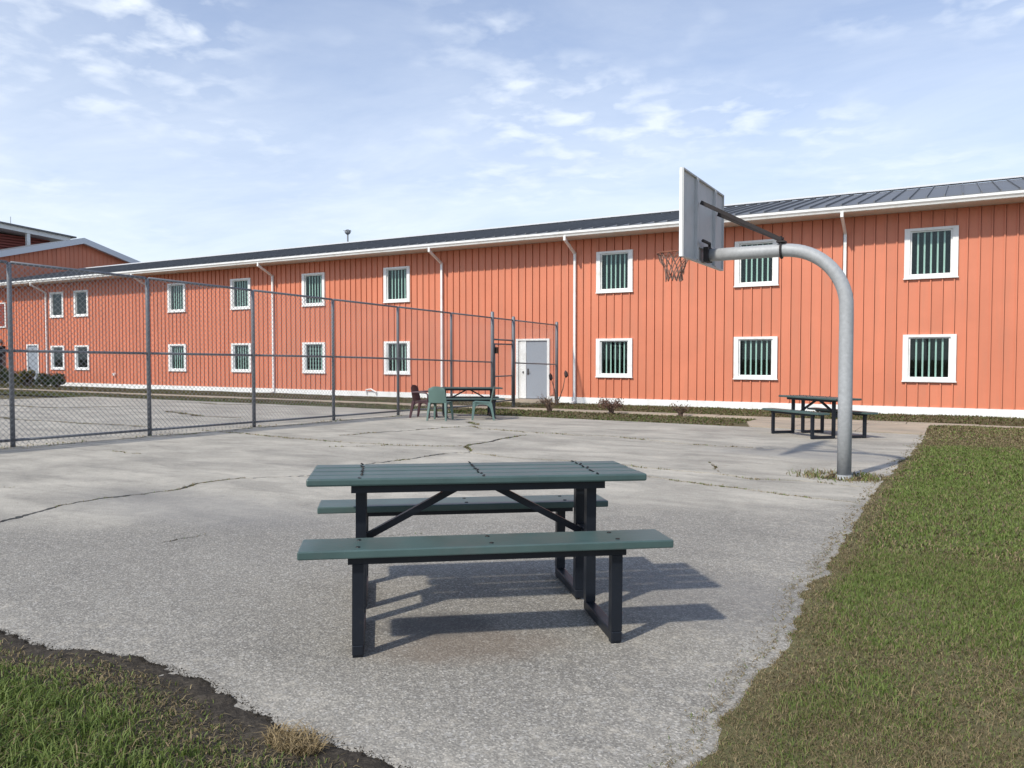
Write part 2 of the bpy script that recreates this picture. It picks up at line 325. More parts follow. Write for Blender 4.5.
# court: outline, then the cracks cut out of it as real gaps
outl = []
def run(a, c, step, jit):
    a, c = np.array(a), np.array(c); k = max(1, int(np.linalg.norm(c-a)/step)); d = (c-a)/np.linalg.norm(c-a); nn = np.array([-d[1], d[0]])
    for i in range(k): outl.append(tuple(a+(c-a)*i/k+nn*random.uniform(-jit, jit)))
run((-0.50, -4), (-0.50, 9.0), 0.30, 0.01); run((-0.50, 9.0), (-0.34, 17.25), 0.4, 0.01)
run((-0.34, 17.25), (-12.5, 17.45), 0.4, 0.03); run((-12.5, 17.9), (-29.3, 17.9), 0.6, 0.04)
run((-29.3, 17.9), (-29.6, 1.9), 1.0, 0.04); run((-29.6, 1.9), (-4.2, 1.88), 0.6, 0.03); run((-4.2, 1.88), (-1.53, 1.90), 0.12, 0.02); run((-1.53, 1.90), (-1.50, -4), 0.2, 0.02)
CR = [  # traced on the photograph: points, width at the middle (m)
 ([(-60,540),(0,522),(30,514),(60,506),(95,499),(150,493),(175,490),(200,483),(240,478),(310,476),(345,468),(376,463),(410,459),(446,453),(470,452.5),(505,457),(573,461),(610,467),(646,476),(672,480),(699,483.5),(743,488.4),(781,494),(807,497),(863,504),(884,507)], 0.024),
 ([(470,452.5),(469,448),(466,446),(480,443),(500,439.6),(513,437),(527,435)], 0.017),
 ([(330,447),(365,446),(400,445.4),(440,446),(466,446)], 0.018),
 ([(203,430.5),(240,433),(289,438),(340,442),(398,445)], 0.030),
 ([(340,435.6),(370,433),(400,431),(440,428),(473,426)], 0.022),
 ([(473,426),(479,428.2),(500,430),(526,432),(576,435),(617,436.6),(649,440),(699,445),(743,447),(782,448.8)], 0.024),
 ([(600,463),(640,467),(680,470.6),(718,473.6),(748,479),(781,480),(812,481.8),(850,486),(893,488)], 0.022),
 ([(718,473.6),(716,468),(710,462)], 0.008),
 ([(160,543),(182,538.5),(205,534.5)], 0.010), ([(113,451),(128,453),(140,454)], 0.02), ([(0,488),(14,487)], 0.016),
 ([(470,421),(477,425)], 0.03), ([(330,540),(420,533)], 0.006),
 ([(-10,404),(0,405),(58,408),(100,406.8),(137,406)], 0.05), ([(0,417),(19,419.6),(50,421),(78,423),(117,424.5),(147,427)], 0.05),
 ([(164,411),(180,413),(199,415.6),(240,418)], 0.05), ([(200,403),(230,405),(262,404)], 0.05),
 ([(0,449),(30,448),(60,444.5),(100,441),(150,437),(200,433),(256,428),(300,424.5),(335,421),(401,416)], 0.02)]
V2 = [Vector(p) for p in outl]; no = len(outl); cons = [(i, (i+1) % no) for i in range(no)]; holes = []; crackline = []
for pts, w in CR:
    gpts = [np.array(gp(*p)) for p in pts]; fine = []
    for a, c in zip(gpts[:-1], gpts[1:]):
        d = np.linalg.norm(c-a); k = max(2, min(60, int(d/(0.035 if a[1] < 9 else 0.09))))
        nn = np.array([-(c-a)[1], (c-a)[0]])/d
        for i in range(k): fine.append(a+(c-a)*i/k)
    fine.append(gpts[-1]); fine = np.array(fine); m = len(fine)
    tan = np.gradient(fine, axis=0); tan /= np.linalg.norm(tan, axis=1)[:, None]+1e-9; nor = np.stack([-tan[:, 1], tan[:, 0]], 1)
    far = np.clip(fine[:, 1]/9, 0.7, 2.2)
    wob = (fbm(fine[:, 0], fine[:, 1], 3.0)-0.5)*0.10*far+(fbm(fine[:, 0], fine[:, 1], 14, 5)-0.5)*0.10*far
    fine = fine+nor*wob[:, None]
    wid = w*1.9*np.clip((fine[:, 1]/6)**1.5, 1.1, 2.8)*(0.40+1.15*fbm(fine[:, 0], fine[:, 1], 6, 9)); wid *= np.minimum(1, np.minimum(np.arange(m), np.arange(m)[::-1])/3+0.1)
    ok = (fine[:, 0] < -0.80) & (fine[:, 0] > -29)
    fine, nor, wid = fine[ok], nor[ok], wid[ok]; m = len(fine)
    if m < 3: continue
    crackline.append((fine, wid))
    i0 = len(V2)
    lft = fine+nor*(wid*(0.6+0.8*rng.random(m)))[:, None]/2; rgt = fine-nor*(wid*(0.6+0.8*rng.random(m)))[:, None]/2
    V2 += [Vector(p) for p in lft]+[Vector(p) for p in rgt[::-1]]
    cons += [(i0+i, i0+(i+1) % (2*m)) for i in range(2*m)]
    for i in range(m-1): holes.append([lft[i], lft[i+1], rgt[i+1], rgt[i]])
# the square of missing concrete round the hoop pole
i0 = len(V2); hole = []
for k in range(26):
    a = 2*math.pi*k/26; rr = 0.16+0.12*random.random(); hole.append((-1.10+rr*1.5*math.cos(a), 9.98+rr*1.25*math.sin(a)))
hole = [(min(x, -0.80), y) for x, y in hole]
V2 += [Vector(p) for p in hole]; cons += [(i0+k, i0+(k+1) % 26) for k in range(26)]
vo, eo, fo, ov, oe, of = delaunay_2d_cdt(V2, cons, [], 0, 1e-5, False)
xy = np.array([(v.x, v.y) for v in vo]); cen = np.array([xy[list(f)].mean(0) for f in fo])
def inside(pts, poly):                                          # even-odd test
    poly = np.array(poly); r_ = np.zeros(len(pts), bool); q = np.roll(poly, 1, 0)
    for (x1, y1), (x2, y2) in zip(poly, q):
        if y1 != y2: r_ ^= ((y1 > pts[:, 1]) != (y2 > pts[:, 1])) & (pts[:, 0] < (x2-x1)*(pts[:, 1]-y1)/(y2-y1)+x1)
    return r_
ins = inside(cen, outl) & ~inside(cen, hole)
for h in holes:
    h = np.array(h); near_ = np.where((np.abs(cen-h.mean(0)) < 2.0).all(1))[0]
    if len(near_): ins[near_] &= ~inside(cen[near_], h)
keep = [f if (xy[f[1]]-xy[f[0]])[0]*(xy[f[2]]-xy[f[0]])[1]-(xy[f[1]]-xy[f[0]])[1]*(xy[f[2]]-xy[f[0]])[0] > 0 else f[::-1] for f, k in zip(fo, ins) if k]
b = MB(); b.v = [(v.x, v.y, G(v.y)) for v in vo]
from collections import Counter
ec = {}
for f in keep:
    for a, c in zip(f, list(f[1:])+[f[0]]): ec[(a, c)] = ec.get((a, c), 0)+1
b.f = [tuple(f) for f in keep]; nv = len(b.v); low = {}
for (a, c) in list(ec):
    if (c, a) not in ec:
        for q in (a, c):
            if q not in low: low[q] = len(b.v); x, y, z = b.v[q]; b.v.append((x, y, z-0.055))
        b.f.append((c, a, low[a], low[c]))
me = bpy.data.meshes.new('concrete_court'); me.from_pydata(b.v, [], b.f); me.materials.append(M['concrete']); me.update()
tag(link('concrete_court', me), kind='structure')
b = MB()   # earth showing in the cracks
b.quad((-29.4, 1.95, G(1.95)-0.018), (-0.76, 1.95, G(1.95)-0.018), (-0.6, 17.2, G(17.2)-0.018), (-29.4, 17.8, G(17.8)-0.018))
tag(b.build('crack_soil', 'crackdirt'), kind='structure')

# apron and sidewalk: separate poured slabs with open joints
wk = tag(link('sidewalk', None), kind='structure')
x = -52.0; sb = None
while x < 14:
    b = MB().cbox(0.006, 1.494, -0.27, 0.27, -0.08, 0.0, 0.008) if sb is None else None
    if b: sb = b.mesh('paving_slab', 'walk')
    link('paving_slab', sb, wk, (x, 20.62, G(20.62)+0.035+random.uniform(-0.006, 0.006))); x += 1.5
ap = tag(link('apron', None), kind='structure'); 
for i in range(3):
    for j in range(2):
        x0 = -4.35+i*1.28; y0 = 17.42+j*1.46; b = MB()
        x1, y1 = x0+1.27, y0+1.45; e = 0.4 if (i == 0 and j == 0) else 0.0
        b.quad((x0+e, y0, G(y0)+0.01), (x1, y0, G(y0)+0.01), (x1, y1, G(y1)+0.022), (x0, y1, G(y1)+0.022))
        for (p, q) in (((x0+e, y0), (x1, y0)), ((x1, y0), (x1, y1)), ((x1, y1), (x0, y1)), ((x0, y1), (x0+e, y0))):
            b.quad((*p, G(p[1])-0.08), (*q, G(q[1])-0.08), (*q, G(q[1])+(0.01 if q[1] == y0 else 0.022)), (*p, G(p[1])+(0.01 if p[1] == y0 else 0.022)))
        b.build('paving_slab', 'walk', ap)

def sheet(name, xs, ys, zf, m):
    X, Y = np.meshgrid(xs, ys); Z = zf(X, Y); nx, ny = len(xs), len(ys)
    v = np.stack([X, Y, Z], -1).reshape(-1, 3); i = np.arange(nx*ny).reshape(ny, nx)
    f = np.stack([i[:-1, :-1], i[:-1, 1:], i[1:, 1:], i[1:, :-1]], -1).reshape(-1, 4)
    me = bpy.data.meshes.new(name); me.from_pydata(v.tolist(), [], f.tolist()); me.materials.append(M[m]); me.shade_smooth()
    return tag(link(name, me), kind='structure')
def sm(a, c, x): t = np.clip((x-a)/(c-a), 0, 1); return t*t*(3-2*t)
def edge_r(y): return -0.74+0.20*sm(9.5, 16, y)+(fbm(y*0+3, y, 1.1)-0.5)*0.13+(fbm(y*0+8, y, 5.0)-0.5)*0.13
def lawn_r_z(X, Y): return Gn(Y)-0.03+0.036*sm(-0.04, 0.05, X-edge_r(Y))+0.022*sm(0.05, 0.6, X-edge_r(Y))+0.02*(fbm(X, Y, 1.6)-0.5)*sm(0, .4, X-edge_r(Y))+0.012*(fbm(X, Y, 12)-0.5)
sheet('lawn', np.concatenate([np.linspace(-0.95, 1.5, 50), np.linspace(1.6, 14, 30)]), np.concatenate([np.linspace(-3, 7, 150), np.linspace(7.1, 20.3, 90)]), lawn_r_z, 'turf')
def edge_l(x): return np.interp(x, [-8, -4.6, -3.9, -3.55, -3.1, -2.62, -2.26, -2.02, -1.7, -1.45, -1.3], [1.92, 1.95, 2.0, 2.02, 2.14, 2.13, 2.02, 2.0, 2.03, 1.98, 1.6])+(fbm(x, x*0+2, 2.2)-0.5)*0.12+(fbm(x, x*0+5, 9)-0.5)*0.07
def lawn_l_z(X, Y):
    d = edge_l(X)-Y; d = np.minimum(d, (-1.36+(fbm(Y, Y*0+4, 5)-0.5)*0.1-X))
    return Gn(Y)-0.03+0.042*sm(-0.03, 0.10, d)+0.022*sm(.1, .5, d)+0.03*(fbm(X, Y, 9)-0.5)*sm(0, .08, d)+0.022*(fbm(X, Y, 30, 4)-0.5)*sm(0, .05, d)
sheet('soil_bank', np.linspace(-6.5, -1.25, 260), np.linspace(-0.5, 2.35, 150), lawn_l_z, 'soil')
def strip_z(X, Y): return Gn(Y)-0.012+0.05*(fbm(X, Y, 0.7)-0.3)*sm(17.45, 18.1, Y)*sm(0, .4, np.abs(Y-20.62)-0.2)
sheet('grass_verge', np.linspace(-70, 14, 260), np.linspace(17.30, 26.0, 46), lambda X, Y: np.where((Y < 20.4) & (X > -4.5) & (X < -0.45), Gn(Y)-0.03, np.where((X < -12.4) & (Y < 17.98) & (X > -29.3), Gn(Y)-0.03, strip_z(X, Y))), 'far_turf')

# ------------------------------------------------------------------ the long two-storey building
D = 26.0; EX0, EX1 = -58.0, 12.0
ZB, ZT = -0.18, 5.64
PW = 0.305
wins = []
for xc in (-0.70, -5.73, -10.72, -20.63, -25.44, -30.25, -35.06, -43.50, -45.95):
    wins.append((xc, 2)); wins.append((xc, 1))
WO = {1: (0.60, 1.98), 2: (3.66, 5.13)}; HW = 0.70
openings = []
for xc, st in wins:
    z0, z1 = WO[st]; openings.append((xc-HW+0.14, xc+HW-0.14, z0+0.07, z1-0.07))
openings.append((-14.76, -13.38, -0.5, 1.96)); openings.append((-49.22, -48.02, -0.5, 2.03)); openings.append((-54.0, -51.75, -0.5, 2.0))
def cells(x0, x1, z0, z1):
    """rectangles of [x0,x1]x[z0,z1] that are left once the openings are cut out"""
    hit = [o for o in openings if o[0] < x1-1e-4 and o[1] > x0+1e-4]
    zs = sorted({z0, z1, *[min(max(v, z0), z1) for o in hit for v in o[2:]]}); res = []
    for a, c in zip(zs[:-1], zs[1:]):
        if c-a < 1e-4: continue
        mz = (a+c)/2; cut = sorted((max(o[0], x0), min(o[1], x1)) for o in hit if o[2] < mz < o[3]); cur = x0
        for p, q in cut:
            if p > cur+1e-4: res.append((cur, p, a, c))
            cur = max(cur, q)
        if cur < x1-1e-4: res.append((cur, x1, a, c))
    return res
bld = thing('main_building', 'long coral metal-sided two-storey building with white-trimmed barred windows', 'building', (0, 0, 0))
wall = link('wall', None, bld)
def panel_meshes(x0):
    x1 = x0+PW; fx = x1-0.052; rx = x1-0.014
    rects = [(r, D-0.012) for r in cells(x0, fx, ZB, ZT)]+[(r, D-0.052) for r in cells(fx, rx, ZB, ZT)]
    groups = []                                                  # touching rectangles form one sheet
    for rc_ in rects:
        (p, q, a, c), _ = rc_
        hit = [g for g in groups if any(p <= r[1]+1e-3 and q >= r[0]-1e-3 and a < r[3]-1e-3 and c > r[2]+1e-3 or (abs(a-r[3]) < 1e-3 or abs(c-r[2]) < 1e-3) and p < r[1]-1e-3 and q > r[0]+1e-3 for r, _ in g)]
        for g in hit: groups.remove(g)
        groups.append([rc_]+[r for g in hit for r in g])
    res = []
    for g in groups:
        b = MB()
        for (p, q, a, c), yf in g: b.box(p-x0, q-x0, yf, D+0.03, a, c)
        res.append(b.mesh('panel', 'orange'))
    return res
shared = None; x = EX0
while x < EX1:
    if any(o[0] < x+PW and o[1] > x for o in openings): mes = panel_meshes(x)
    else:
        if shared is None: shared = panel_meshes(x)
        mes = shared
    for me in mes: link('panel', me, wall, (x, random.uniform(-0.004, 0.003), 0))
    x += PW
b = MB()
for p, q, a, c in cells(EX0, EX1, -0.42, ZT): b.box(p, q, D+0.034, D+0.06, a, c)
b.build('wall_backing', 'backing', wall)
b = MB()
for p, q, a, c in cells(EX0, EX1, -0.55, ZB-0.002): b.box(p, q, D-0.05, D+0.02, a if a > -0.5 else -0.42, c)
b.build('base_trim', 'white', bld)
b = MB().box(EX0, EX1, D-0.01, D+0.03, -0.6, -0.425)
b.build('footing', 'dark', bld)
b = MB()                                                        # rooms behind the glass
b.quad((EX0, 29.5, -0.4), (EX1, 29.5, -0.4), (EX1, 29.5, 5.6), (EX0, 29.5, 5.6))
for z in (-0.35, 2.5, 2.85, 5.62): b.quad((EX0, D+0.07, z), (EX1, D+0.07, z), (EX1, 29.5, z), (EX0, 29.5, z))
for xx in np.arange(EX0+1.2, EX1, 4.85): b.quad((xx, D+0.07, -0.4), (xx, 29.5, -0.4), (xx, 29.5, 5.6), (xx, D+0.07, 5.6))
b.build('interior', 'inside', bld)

def ring(b, x0, x1, z0, z1, l, r, t, bo, y0, y1):
    b.box(x0, x0+l, y0, y1, z0, z1); b.box(x1-r, x1, y0, y1, z0, z1); b.box(x0+l, x1-r, y0, y1, z1-t, z1); b.box(x0+l, x1-r, y0, y1, z0, z0+bo); return b
wm = {}
for xc, st in wins:
    z0, z1 = WO[st]; h = z1-z0; key = round(h, 2)
    if key not in wm:
        tr = ring(MB(), -HW, HW, 0, h, 0.15, 0.15, 0.08, 0.08, D-0.085, D-0.005).mesh('trim', 'white')
        sl = MB().box(-HW-0.02, HW+0.02, D-0.10, D-0.03, -0.035, -0.002).mesh('sill', 'white')
        sa = ring(MB(), -HW+0.152, HW-0.152, 0.082, h-0.082, 0.045, 0.045, 0.035, 0.035, D-0.035, D+0.045).mesh('sash', 'white')
        pn = MB().box(-HW+0.18, HW-0.18, D+0.005, D+0.011, 0.11, h-0.11).mesh('pane', 'glass')
        br = MB().box(-0.023, 0.023, D+0.064, D+0.085, 0.07, h-0.07).mesh('bar', 'bar')
        wm[key] = (tr, sl, sa, pn, br)
    tr, sl, sa, pn, br = wm[key]
    w = link('window', None, bld, (xc, 0, z0))
    link('trim', tr, w); link('sash', sa, w); link('pane', pn, w); link('sill', sl, w)
    if xc > -43:
        for k in range(5): link('bar', br, w, (-0.345+k*0.1725, 0, 0))
# doors
dr = link('door', None, bld, (-14.07, 0, -0.30))
ring(MB(), -0.73, 0.73, 0.0, 2.31, 0.10, 0.10, 0.07, 0.0001, D-0.07, D+0.02).build('trim', 'white', dr)
MB().box(-0.62, -0.545, D-0.015, D+0.04, 0.02, 2.24).build('mullion', 'soffit', dr)
MB().box(-0.54, -0.30, D-0.03, D+0.04, 0.02, 2.24).build('side_panel', 'white', dr)
MB().box(-0.292, 0.625, D-0.005, D+0.045, 0.02, 2.235).build('leaf', 'door', dr)
MB().tube([(-0.22, D-0.005, 1.03), (-0.22, D-0.07, 1.03), (-0.12, D-0.07, 1.03)], 0.014, 6).box(-0.26, -0.18, D-0.014, D-0.006, 0.92, 1.16).build('handle', 'handle', dr)
MB().box(-0.45, -0.39, D-0.05, D-0.031, 0.98, 1.06).build('lock', 'handle', dr)
MB().cbox(-1.25, 0.85, D-1.0, D-0.075, -0.15, 0.005, 0.01).build('step', 'walk', dr)
dr2 = link('door', None, bld, (-48.62, 0, -0.38))
ring(MB(), -0.66, 0.66, 0.0, 2.46, 0.10, 0.10, 0.07, 0.0001, D-0.07, D+0.02).build('trim', 'white', dr2)
MB().box(-0.555, 0.555, D-0.005, D+0.045, 0.02, 2.385).build('leaf', 'door', dr2)
MB().box(-0.45, -0.40, D-0.05, D-0.006, 0.95, 1.1).build('handle', 'handle', dr2)
# louvre, entrance recess and lamp at the far end
lv = link('louvre', None, bld, (0, 0, 0))
ring(MB(), -57.0, -51.5, 3.15, 4.72, 0.1, 0.12, 0.08, 0.08, D-0.10, D-0.045).build('trim', 'white', lv)
for k in range(8): MB().box(-56.89, -51.63, D-0.075, D-0.045, 3.25+k*0.175, 3.25+k*0.175+0.12).build('slat', 'darkred', lv)
MB().box(-54.2, -51.7, D+0.6, D+0.7, -0.5, 2.1).box(-51.75, -51.70, D+0.07, D+0.6, -0.5, 2.1).build('entrance_recess', 'dark', bld)
MB().tube([(-52.15, D-0.042, 2.32), (-52.15, D-0.2, 2.30)], [0.10, 0.16], 12).build('wall_lamp', 'metal_grey', bld)
MB().tube([(-40.42, D-0.03, 0.37), (-40.42, D-0.16, 0.34)], [0.07, 0.09], 8).build('vent_cap', 'white', bld)
MB().tube([(-22.3, D-0.06, -0.33), (-22.3, D-0.13, -0.12), (-22.0, D-0.16, -0.08), (-21.75, D-0.13, -0.2), (-21.75, D-0.06, -0.36)], 0.03, 6).build('pipe_bend', 'white', bld)
# eave: soffit, fascia, gutter
EY, RY = 25.00, 32.2; EZ, RZ = 5.835, 7.50
MB().box(EX0+5.9, EX1, EY+0.13, D+0.05, ZT+0.001, ZT+0.02).build('soffit', 'soffit', bld)
MB().box(EX0+5.9, EX1, EY+0.10, EY+0.127, ZT-0.005, EZ-0.01).build('fascia', 'white', bld)
b = MB(); prof = [(EY+0.098, ZT+0.17), (EY+0.098, ZT+0.005), (EY+0.03, ZT+0.005), (EY+0.012, ZT+0.05), (EY-0.03, ZT+0.10), (EY-0.03, ZT+0.165), (EY-0.015, ZT+0.17), (EY-0.015, ZT+0.14), (EY+0.09, ZT+0.03)]
for k in range(len(prof)-1):
    (y0, z0), (y1, z1) = prof[k], prof[k+1]; b.quad((EX0+5.9, y0, z0), (EX1, y0, z0), (EX1, y1, z1), (EX0+5.9, y1, z1))
b.build('gutter', 'white', bld)
roof = link('roof', None, bld)
SW = 0.45; sl = (RZ-EZ)/(RY-EY)
b = MB()
def slab(b, x0, x1, t0, t1):
    ys = (EY+0.02, RY); z = lambda y: EZ+(y-EY)*sl
    i = len(b.v); b.v += [(xx, yy, z(yy)+tt) for xx in (x0, x1) for yy in ys for tt in (t0, t1)]
    b.f += [tuple(i+k for k in q) for q in ((0,1,3,2),(4,6,7,5),(0,4,5,1),(2,3,7,6),(0,2,6,4),(1,5,7,3))]
slab(b, 0.0, SW-0.03, -0.03, 0.0); slab(b, SW-0.03, SW-0.002, -0.03, 0.055)
rp = b.mesh('roof_panel', 'roof'); x = -53.9
while x < EX1: link('roof_panel', rp, roof, (x, 0, random.uniform(-0.003, 0.003))); x += SW
b = MB(); b.quad((-53.9, RY, RZ-0.03), (EX1, RY, RZ-0.03), (EX1, 39.3, EZ), (-53.9, 39.3, EZ)); b.build('rear_slope', 'roof', roof)
MB().bar((-53.9, RY-0.06, RZ+0.055), (EX1, RY-0.06, RZ+0.055), 0.26, 0.06).build('ridge_cap', 'grey_trim', roof)
MB().box(EX0, EX1, 38.3, 38.4, -0.5, 5.9).build('rear_wall', 'backing', bld)
# downspouts
for xd in (-3.04, -12.27, -18.27, -28.0, -37.45, -47.0):
    y1 = D-0.10
    MB().bar((xd, EY+0.05, ZT+0.02), (xd, EY+0.05, 5.50), 0.085, 0.085, (0, 1, 0)).bar((xd, EY+0.05, 5.53), (xd, y1, 5.12), 0.08, 0.08).bar((xd, y1, 5.16), (xd, y1, -0.36), 0.085, 0.085, (0, 1, 0)).bar((xd, y1, -0.34), (xd, y1-0.22, -0.40), 0.08, 0.08).build('downspout', 'white', bld)

# taller gabled wing at the far left
gw = thing('gabled_wing', 'taller dark coral wing with grey gable edge rising behind the left roof end', 'building')
GX = -54.0; gs = 0.285; gz = lambda y: 9.45-abs(y-32.2)*gs
b = MB(); b.v = [(GX-0.04, 24.4, 4.0), (GX-0.04, 40.0, 4.0), (GX-0.04, 40.0, gz(40.0)), (GX-0.04, 32.2, gz(32.2)), (GX-0.04, 24.4, gz(24.4))]; b.f = [(0, 1, 2, 3, 4)]
gwall = b.build('gable_wall', 'backing', gw)
y = 26.0
while y < 39.9:
    b = MB(); za = lambda v: gz(v)-0.01
    for ya, yb, xo in ((y, y+PW-0.04, 0.012), (y+PW-0.04, y+PW-0.013, 0.04)):
        i = len(b.v); b.v += [(GX-0.035, ya, 5.2), (GX-0.035, yb, 5.2), (GX-0.035, yb, za(yb)), (GX-0.035, ya, za(ya)), (GX+xo, ya, 5.2), (GX+xo, yb, 5.2), (GX+xo, yb, za(yb)), (GX+xo, ya, za(ya))]
        b.f += [tuple(i+k for k in q) for q in ((4,5,6,7),(0,1,5,4),(1,2,6,5),(2,3,7,6),(3,0,4,7))]
    b.build('panel', 'orange', gwall); y += PW
b = MB()
for s in (-1, 1):
    ye = 32.2+s*8.4; q = [(GX+0.55, 32.2, 9.72), (GX+0.55, ye, 9.72-8.4*gs), (GX-14, ye, 9.72-8.4*gs), (GX-14, 32.2, 9.72)]; b.quad(*q)
b.build('roof', 'roof', gw)
for s in (-1, 1):
    ye = 32.2+s*8.4; b = MB()
    for (x0, x1, t0, t1) in ((GX+0.50, GX+0.57, 9.32, 9.715),):
        i = len(b.v); b.v += [(xx, yy, (zz if yy == 32.2 else zz-8.4*gs)) for xx in (x0, x1) for yy in (32.2, ye) for zz in (t0, t1)]
        b.f += [tuple(i+k for k in q) for q in ((0,1,3,2),(4,6,7,5),(0,4,5,1),(2,3,7,6),(0,2,6,4),(1,5,7,3))]
    b.build('rake_board', 'grey_trim', gw)
    b = MB(); b.quad((GX, 32.2, 9.40), (GX+0.5, 32.2, 9.40), (GX+0.5, ye, 9.40-8.4*gs), (GX, ye, 9.40-8.4*gs)); b.build('rake_soffit', 'soffit', gw)
MB().box(GX-14, GX-0.045, 24.0, 24.1, -0.6, 7.2).box(GX-14, GX-0.045, 39.9, 40.0, -0.6, 7.2).build('side_wall', 'backing', gw)
# higher louvred block behind it
tb = thing('louvred_tower', 'dark red slatted block with white fascia above the gabled wing', 'building')
MB().box(-76, -63.6, 22, 35.4, -0.6, 10.72).build('wall', 'darkred', tb)
for k in range(10): MB().box(-63.58, -63.40, 22, 35.38, 8.7+k*0.21, 8.7+k*0.21+0.13).build('slat', 'darkred', tb)
b = MB(); zf = lambda y: 11.30-(y-30.9)*0.066
i = len(b.v); b.v += [(xx, yy, zf(yy)+tt) for xx in (-77, -62) for yy in (21, 36.2) for tt in (-0.34, 0.0)]; b.f += [tuple(k for k in q) for q in ((0,1,3,2),(4,6,7,5),(0,4,5,1),(2,3,7,6),(0,2,6,4),(1,5,7,3))]
b.build('fascia', 'white', tb)
b = MB(); b.v += [(xx, yy, zf(yy)+tt) for xx in (-77, -61.8) for yy in (21, 36.6) for tt in (0.003, 0.11)]; b.f += [tuple(k for k in q) for q in ((0,1,3,2),(4,6,7,5),(0,4,5,1),(2,3,7,6),(0,2,6,4),(1,5,7,3))]
b.build('roof', 'roof', tb)
for yy in (27.0, 33.0): MB().box(-62.3, -62.05, yy-0.12, yy+0.12, 8.0, zf(yy)-0.345).build('post', 'white', tb)
MB().tube([(-62.6, 32.0, 11.3), (-62.6, 32.0, 12.0)], 0.02, 5).build('aerial', 'metal_grey', tb)
# mast on the far side of the roof
ms = thing('roof_mast', 'thin grey mast with small round head above the roof ridge', 'mast', (-30.6, 34.0, 0))
MB().tube([(0, 0, 6.9), (0, 0, 8.45)], 0.045, 8).build('pole', 'metal_grey', ms)
b = MB(); b.tube([(0, 0, 8.38), (0, 0, 8.48), (0, 0, 8.62), (0, 0, 8.68)], [0.06, 0.17, 0.17, 0.05], 10)
for k in range(5): a = k*1.26; b.tube([(0, 0, 8.5), (0.24*math.cos(a), 0.24*math.sin(a), 8.62)], 0.02, 4)
b.build('lamp_head', 'metal_grey', ms)

# ------------------------------------------------------------------ chain-link fence and gate
FX = -12.56; FH = 2.84
fe = thing('chain_link_fence', 'tall grey chain-link fence running from the left toward the coral wall', 'fence')
posts = [-0.8, 1.6, 4.0, 6.38, 8.70, 11.08, 13.43, 15.83, 18.27, 20.53, 21.85, 25.0]
ft = lambda y: 2.755+(y-6.38)*(-0.0157)
for y in posts:
    thick = y in (20.53, 21.85, 25.0); r = 0.058 if thick else 0.036; zt = ft(y)+(0.17 if y == 20.53 else 0.10 if thick else -0.02)
    MB().tube([(FX, y, G(y)-0.06), (FX, y, zt), (FX, y, zt+0.025)], [r, r, r*0.55], 10).build('post', 'fence', fe, True)
    b = MB().tube([(FX, y, G(y)-0.02), (FX, y, G(y)+0.012)], [0.16, 0.13], 10); b.build('post_footing', 'concrete', fe)
zm = lambda y: 1.405+(y-6.38)*-0.0125-(0.0 if y < 14 else (y-14)*0.012); zb = lambda y: G(y)+0.115
for a, c in zip(posts[:-1], posts[1:]):
    gate = a == 20.53
    MB().tube([(FX, a+0.03, ft(a)), (FX, c-0.03, ft(c))], 0.023, 8).build('top_rail', 'fence', fe, True)
    if not gate:
        MB().tube([(FX, a+0.03, zm(a)), (FX, c-0.03, zm(c))], 0.022, 8).build('middle_rail', 'fence', fe, True)
        if a < 20: MB().tube([(FX, a+0.03, zb(a)), (FX, c-0.03, zb(c))], 0.022, 8).build('bottom_rail', 'fence', fe, True)
    else:
        MB().tube([(FX, a+0.03, 1.86), (FX, c-0.03, 1.85)], 0.026, 8).build('middle_rail', 'fence', fe, True)
    def fabric(ya, yb, z0a, z0b, z1a, z1b, parent, dx=0.032):
        b = MB(); Lh = yb-ya; Hh = (z1a+z1b-z0a-z0b)/2; st = 0.090; k = -Hh
        z0 = lambda y: z0a+(z0b-z0a)*(y-ya)/Lh; z1 = lambda y: z1a+(z1b-z1a)*(y-ya)/Lh
        r = 0.0036 if ya < 13 else 0.0026
        while k < Lh:
            for sgn in (1, -1):
                s0 = max(0.0, k); s1 = min(Lh, k+Hh)
                if s1-s0 > 0.03:
                    u0, u1 = (s0-k)/Hh, (s1-k)/Hh; p, q = (ya+s0, ya+s1) if sgn > 0 else (yb-s0, yb-s1)
                    za = z0(p)+(z1(p)-z0(p))*u0; zc = z0(q)+(z1(q)-z0(q))*u1; xo = FX+dx+sgn*0.003
                    b.tube([(xo, p, za), (xo, q, zc)], r, 3, False)
            k += st
        tag(b.build('wire_mesh', 'wire', parent), kind='stuff')
    if not gate: fabric(a, c, G(a)+0.04, G(c)+0.04, ft(a), ft(c), fe)
    else: fabric(a, c, 1.86, 1.85, ft(a), ft(c), fe)
gt = thing('fence_gate', 'narrow pipe-framed chain-link gate between thick posts near the door', 'gate', (0, 0, 0))
ga, gc = 20.66, 21.76
MB().tube([(FX, ga, -0.1), (FX, ga, 1.72)], 0.024, 8).tube([(FX, gc, -0.1), (FX, gc, 1.72)], 0.024, 8).tube([(FX, ga, 1.72), (FX, gc, 1.72)], 0.024, 8).tube([(FX, ga, -0.1), (FX, gc, -0.1)], 0.024, 8).tube([(FX, ga, 0.70), (FX, gc, 0.70)], 0.022, 8).build('gate_frame', 'fence', gt, True)
fabric(ga, gc, -0.1, -0.1, 1.72, 1.72, gt, 0.028)
MB().cbox(FX+0.02, FX+0.10, ga-0.05, ga+0.09, 1.42, 1.62, 0.01).build('lock_box', 'handle', gt)

